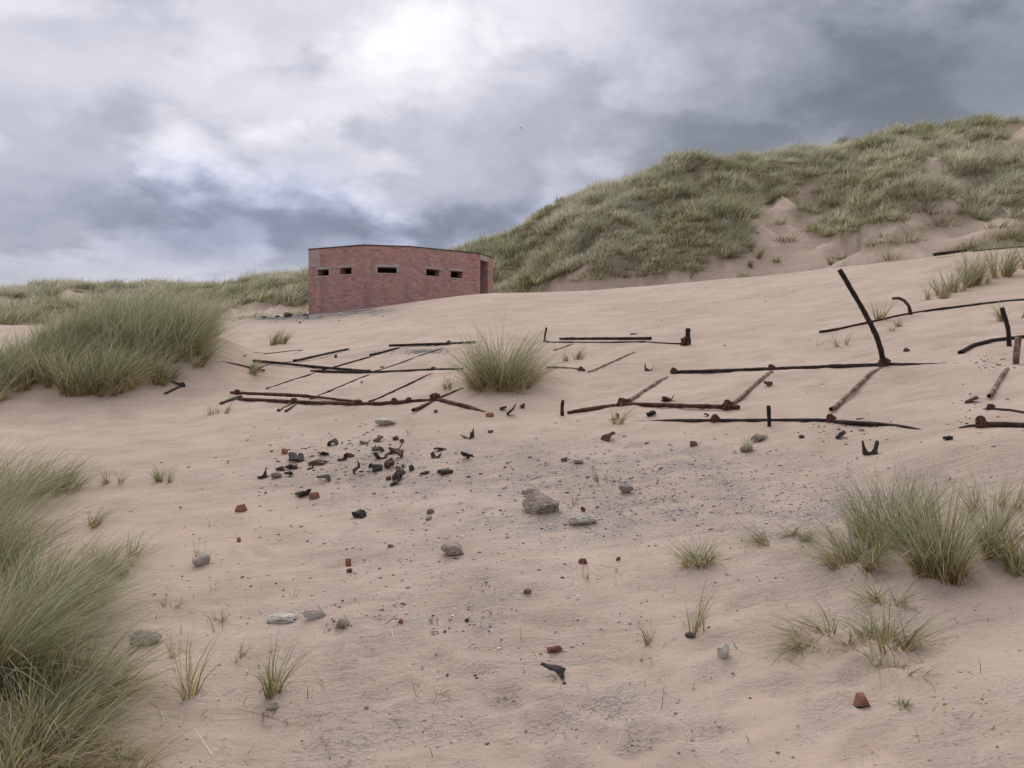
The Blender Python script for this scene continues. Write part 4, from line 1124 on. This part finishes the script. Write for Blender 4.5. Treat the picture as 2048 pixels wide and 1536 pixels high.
rubble(1362, 1504, 26, 6, 'chunk', 'coal', 'long dark splinter stone at the bottom edge', 'stone', 'dark_stone')
rubble(1128, 1514, 40, 10, 'lump', 'greystone', 'low grey stone at the bottom edge', 'stone', 'grey_stone', sink=.4)
for k, (x, y, w, h, lb) in enumerate([(577, 630, 34, 9, 'longest dark stone beside the left corner of the bunker'), (555, 632, 14, 5, 'small dark stone left of the longest one by the bunker'),
                                     (612, 629, 18, 6, 'grey stone at the foot of the bunker corner'), (528, 634, 12, 5, 'dark stone farthest from the bunker along the cinder strip'),
                                     (600, 645, 7, 4, 'dark speck of stone on sand in front of the cinder strip')]):
    rubble(x, y, w, h, 'chunk', 'coal' if k != 2 else 'greystone', lb, 'stone', 'dark_stone' if k != 2 else 'grey_stone')

# loose pebbles and grit, far too many to count
def pebbles():
    rng = np.random.default_rng(9)
    bm = bmesh.new(); bmesh.ops.create_icosphere(bm, subdivisions=1, radius=.5)
    base = np.array([v.co[:] for v in bm.verts]); bm.verts.index_update()
    tri = np.array([[v.index for v in f.verts] for f in bm.faces]); bm.free()
    PX, RW, SZ, CC = [], [], [], []
    pal = np.array([[.05, .047, .047], [.17, .16, .155], [.26, .235, .22], [.36, .295, .25], [.22, .11, .08], [.60, .56, .52]])
    def add(n, fx, fy, lo, hi, wt):
        PX.append(fx(n)); RW.append(fy(n))
        SZ.append(lo + (hi - lo) * rng.random(n) ** 3); i = rng.choice(6, n, p=np.array(wt) / sum(wt)); CC.append(pal[i] * rng.uniform(.8, 1.2, (n, 1)))
    U = lambda a, b: (lambda n: rng.uniform(a, b, n)); G = lambda m, s: (lambda n: rng.normal(m, s, n))
    add(1900, U(300, 2040), lambda n: 880 + 656 * rng.random(n) ** .8, 1.5, 6, [.3, .22, .2, .12, .08, .08])
    add(2300, G(1420, 210), G(985, 48), 1.5, 6, [.07, .28, .42, .18, .02, .03])
    add(450, G(1180, 120), G(960, 55), 2, 8, [.2, .3, .3, .12, .05, .03])
    add(500, G(700, 120), G(930, 35), 2, 8, [.35, .2, .2, .1, .12, .03])
    add(500, G(900, 230), G(1090, 70), 2, 8, [.25, .25, .25, .1, .08, .07])
    add(500, G(860, 170), G(1240, 55), 2, 8, [.25, .22, .25, .1, .06, .12])
    add(300, G(1230, 170), G(1440, 50), 3, 9, [.4, .25, .2, .05, .05, .05])
    add(130, G(580, 55), G(634, 5), 2, 6, [.5, .3, .15, .05, 0, 0])
    add(70, G(670, 50), G(625, 4), 2, 5, [.5, .3, .15, .05, 0, 0])
    add(90, G(845, 40), G(703, 4), 2, 5, [.5, .3, .2, 0, 0, 0])
    add(60, G(1690, 40), G(855, 16), 3, 8, [.4, .2, .2, .1, .1, 0])
    add(40, G(1990, 30), G(725, 8), 3, 8, [.4, .2, .2, .1, .1, 0])
    add(50, G(1960, 40), G(830, 25), 3, 9, [.4, .2, .2, .1, .1, 0])
    add(60, U(700, 1700), U(600, 800), 2, 5, [.3, .3, .2, .2, 0, 0])
    px = np.concatenate(PX); rw = np.concatenate(RW); sz = np.concatenate(SZ); cc = np.concatenate(CC)
    ok = (px > 150) & (px < 2060) & (rw < 1545) & (rw > 585)
    px, rw, sz, cc = px[ok], rw[ok], sz[ok], cc[ok]
    V, Q, C = [], [], []; off = 0
    P = [at(a, b) for a, b in zip(px, rw)]
    for k, p in enumerate(P):
        if p.y > 45: continue
        s = sz[k] * p.y / F
        sc = np.array([s * rng.uniform(.9, 1.6), s * rng.uniform(.8, 1.3), s * rng.uniform(.35, .7)])
        v = base * (1 + rng.normal(0, .14, (len(base), 1))) * sc
        a = rng.uniform(0, 6.28); ca, sa = math.cos(a), math.sin(a)
        v = np.stack([v[:, 0] * ca - v[:, 1] * sa, v[:, 0] * sa + v[:, 1] * ca, v[:, 2] + sc[2] * .05], -1) + np.array(p)
        V.append(v); Q.append(tri + off); C.append(np.repeat(cc[k:k + 1], len(base), 0)); off += len(base)
    put(link('pebbles', big_mesh('pebbles', np.concatenate(V), np.concatenate(Q), M['pebble'], np.concatenate(C), False)),
        'loose grey, black and red pebbles and grit scattered over the foreground sand', 'pebbles', None, 'stuff')
pebbles()

# dry stalks and tiny sprouts lying about on the sand, uncountable
def litter():
    rng = np.random.default_rng(70)
    n = 420
    px = np.concatenate([rng.uniform(300, 1400, 190), rng.normal(420, 140, 150), rng.uniform(1300, 2040, 80)])
    rw = np.concatenate([rng.uniform(1180, 1535, 190), rng.uniform(1000, 1535, 150), rng.uniform(1100, 1535, 80)])
    P = np.array([list(at(a, b)) for a, b in zip(px, rw)]); P[:, 2] += .004
    flat = rng.random(n) < .6
    tilt = np.where(flat, rng.uniform(1.3, 1.52, n), rng.uniform(.1, .9, n))
    L = np.where(flat, rng.uniform(.04, .22, n), rng.uniform(.02, .07, n))
    st = pick(rng, n, [STRAW, BROWN, PALE, GREEN], [.35, .35, .15, .15])
    V, Q, C = blades(P, rng.uniform(0, 6.28, n), tilt, np.where(flat, 0, .5), L, rng.uniform(.0025, .005, n), (0, 0), 3, st, st, st, rng)
    put(link('dry_stalks', big_mesh('dry_stalks', V, Q, M['grass'], C)), 'dry grass stalks and tiny sprouts littering the foreground sand', 'grass litter', None, 'stuff')
litter()

# ------------------------------------------------------------------ two distant birds
def bird(px, row, Y, span, bank, label):
    loc = Vector(((px - 1024) / F * Y, Y, (768 - row) / F * Y))
    V = []; Fc = []
    ring = [(-.34, .012), (-.2, .05), (0, .075), (.18, .06), (.28, .045), (.36, .01)]
    for (x, r) in ring:
        for j in range(6):
            a = j * math.pi / 3; V.append((x, r * math.cos(a), r * math.sin(a) * .9))
    for i in range(5):
        for j in range(6): Fc.append((i * 6 + j, i * 6 + (j + 1) % 6, (i + 1) * 6 + (j + 1) % 6, (i + 1) * 6 + j))
    Fc.append(tuple(range(6))[::-1]); Fc.append(tuple(range(30, 36)))
    for s in (-1, 1):
        b = len(V)
        prof = [(.12, .05, .02, .26), (.08, .35, .16, .24), (-.06, .62, .10, .17), (-.24, .86, -.02, .03)]
        for (x, y, z, c) in prof:
            V += [(x, s * y, z + .012), (x - c, s * y, z + .004), (x - c, s * y, z - .004), (x, s * y, z - .012)]
        for i in range(3):
            for k in range(4): Fc.append((b + i * 4 + k, b + i * 4 + (k + 1) % 4, b + (i + 1) * 4 + (k + 1) % 4, b + (i + 1) * 4 + k))
        Fc.append((b + 12, b + 13, b + 14, b + 15))
    b = len(V)
    V += [(-.3, .03, 0), (-.3, -.03, 0), (-.55, -.1, .0), (-.55, .1, 0), (-.3, .03, .012), (-.3, -.03, .012), (-.55, -.1, .008), (-.55, .1, .008)]
    Fc += [tuple(b + i for i in q) for q in [(3, 2, 1, 0), (4, 5, 6, 7), (0, 1, 5, 4), (1, 2, 6, 5), (2, 3, 7, 6), (3, 0, 4, 7)]]
    k = span / 1.72
    o = mesh('bird', [Vector(v) * k for v in V], Fc, M['bird'], None, loc)
    o.rotation_euler = bank
    put(o, label, 'bird')
bird(1042, 256, 70, .42, (.9, .2, .8), 'small dark bird flying below the bright gap in the clouds')
bird(139, 398, 110, .55, (1.1, -.2, 2.2), 'faint distant bird over the low dunes on the left')

# ------------------------------------------------------------------ camera
cam = bpy.data.cameras.new('camera'); co = bpy.data.objects.new('camera', cam); COL.objects.link(co)
co.location = (0, 0, 0); co.rotation_euler = (math.radians(90), 0, 0)
cam.sensor_width = 36; cam.lens = 36 * F / 2048; cam.clip_start = .05; cam.clip_end = 3000
SC.camera = co

# ------------------------------------------------------------------ sun behind cloud, and the sky
SUN_EL, SUN_AZ = 42.0, -8.0          # azimuth measured from +Y towards +X
sl = bpy.data.lights.new('sun', 'SUN'); sl.energy = 1.7; sl.angle = math.radians(35); sl.color = (1.0, .96, .90)
so = bpy.data.objects.new('sun', sl); COL.objects.link(so); so.location = (0, 0, 40)
d = Vector((math.sin(math.radians(SUN_AZ)) * math.cos(math.radians(SUN_EL)), math.cos(math.radians(SUN_AZ)) * math.cos(math.radians(SUN_EL)), math.sin(math.radians(SUN_EL))))
so.rotation_euler = (-d).to_track_quat('-Z', 'Y').to_euler()

def build_world():
    w = bpy.data.worlds.new('World'); SC.world = w; w.use_nodes = True
    t = NT(w.node_tree); w.node_tree.nodes.clear()
    out = t.node('ShaderNodeOutputWorld')
    sky = t.node('ShaderNodeTexSky', sky_type='NISHITA'); sky.sun_disc = False
    sky.sun_elevation = math.radians(SUN_EL); sky.sun_rotation = math.radians(SUN_AZ)
    bg = t.node('ShaderNodeBackground'); bg.inputs[1].default_value = .08; t.put(bg.inputs[0], sky.outputs[0])
    dirv = t.node('ShaderNodeTexCoord').outputs['Generated']
    # clouds live on a layer overhead: perspective-flattened towards the horizon
    sp = t.node('ShaderNodeSeparateXYZ'); t.put(sp.inputs[0], dirv)
    zz = t.math('ADD', t.math('MAXIMUM', sp.outputs[2], 0), .30)
    pl = t.node('ShaderNodeCombineXYZ'); t.put(pl.inputs[0], t.math('DIVIDE', sp.outputs[0], zz)); t.put(pl.inputs[1], t.math('DIVIDE', sp.outputs[1], zz)); pl.inputs[2].default_value = 3.7
    plane = pl.outputs[0]
    n1 = t.noise(plane, 1.7, 7, .55, .15); n2 = t.noise(plane, 5.0, 7, .6, .2)
    n3 = t.noise(t.vmath('ADD', plane, (7.3, 1.9, 0)), 2.9, 8, .5, .1)
    az = t.math('ARCTAN2', sp.outputs[0], sp.outputs[1]); el = t.math('ARCSINE', sp.outputs[2])
    ae = t.node('ShaderNodeCombineXYZ'); t.put(ae.inputs[0], az); t.put(ae.inputs[1], el)
    wv = t.noise(t.vmath('MULTIPLY', dirv, (1, 1, 1.6)), 5.5, 7, .6)
    warp = t.vmath('MULTIPLY', t.vmath('SUBTRACT', wv.outputs['Color'], (.5, .5, .5)), (.32, .17, 0))
    pos = t.vmath('ADD', ae.outputs[0], warp)
    def gauss(px, row, sx, sy):
        u = (px - 1024) / F; v = (768 - row) / F
        a = math.atan(u); e = math.atan(v * math.cos(a)); ix = F / sx; iy = F / sy
        q = t.vmath('MULTIPLY_ADD', pos, (ix, iy, 0), (-a * ix, -e * iy, 0))
        return t.math('POWER', .36788, t.vmath('DOT_PRODUCT', q, q))
    acc = t.math('MULTIPLY_ADD', t.math('SUBTRACT', n1.outputs[0], .5), .28, .80)
    acc = t.math('MULTIPLY_ADD', t.math('SUBTRACT', n2.outputs[0], .5), .20, acc)
    edge = t.node('ShaderNodeMapRange', interpolation_type='SMOOTHSTEP'); t.put(edge.inputs[0], n3.outputs[0]); edge.inputs[1].default_value = .44; edge.inputs[2].default_value = .56
    acc = t.math('MULTIPLY_ADD', t.math('SUBTRACT', edge.outputs[0], .5), .16, acc)
    for px, row, sx, sy, k in [
        (910, 100, 110, 80, .21), (810, 105, 190, 70, .18), (760, 190, 330, 100, .09), (600, 225, 170, 45, .12), (340, 325, 90, 42, .13), (480, 150, 250, 40, .06),
        (130, 248, 140, 34, -.11), (240, 225, 60, 22, -.05), (780, 235, 70, 40, -.10), (640, 330, 240, 45, -.07), (700, 260, 120, 40, -.05),
        (480, 452, 380, 55, -.27), (900, 440, 230, 45, -.27), (1250, 340, 230, 80, -.20), (1760, 190, 440, 160, -.38), (2050, 40, 320, 160, -.20),
        (1520, 60, 170, 120, -.12), (1190, 300, 100, 40, .12), (1120, 110, 150, 120, .10), (60, 110, 300, 130, .10), (640, 50, 110, 45, -.10), (60, 545, 420, 40, -.10), (700, 540, 300, 30, -.06),
        (800, 395, 120, 25, .10), (450, 370, 240, 30, .07), (1330, 250, 120, 60, -.03)]:
        acc = t.math('MULTIPLY_ADD', gauss(px, row, sx, sy), k, acc)
    # overcast sky is brighter overhead, out of view
    acc = t.math('ADD', acc, t.mapr(el, .46, 1.1, 0, .55))
    stops = [(.16, (.13, .145, .165)), (.40, (.195, .212, .25)), (.54, (.29, .305, .36)), (.68, (.42, .425, .495)), (.80, (.56, .56, .64)), (.93, (.72, .715, .78)), (1.08, (.88, .87, .91)), (1.25, (1.02, 1.0, 1.02))]
    col = t.ramp(t.math('MULTIPLY', acc, .8), [(p * .8, c) for p, c in stops])
    cb = t.node('ShaderNodeBackground'); cb.inputs[1].default_value = 1.0
    # blue-violet cast in the low bank of cloud on the left
    tint = gauss(620, 450, 520, 75)
    t.put(cb.inputs[0], t.mix(t.math('MULTIPLY', tint, .55), col, t.mix(1.0, col, c4(.80, .90, 1.20), 'MULTIPLY')))
    mx = t.node('ShaderNodeMixShader'); mx.inputs[0].default_value = .93
    t.l.new(bg.outputs[0], mx.inputs[1]); t.l.new(cb.outputs[0], mx.inputs[2]); t.l.new(mx.outputs[0], out.inputs[0])
build_world()

SC.view_settings.view_transform = 'Standard'; SC.view_settings.look = 'None'
SC.view_settings.exposure = 0.14; SC.view_settings.gamma = 1.0
SC.cycles.max_bounces = 6
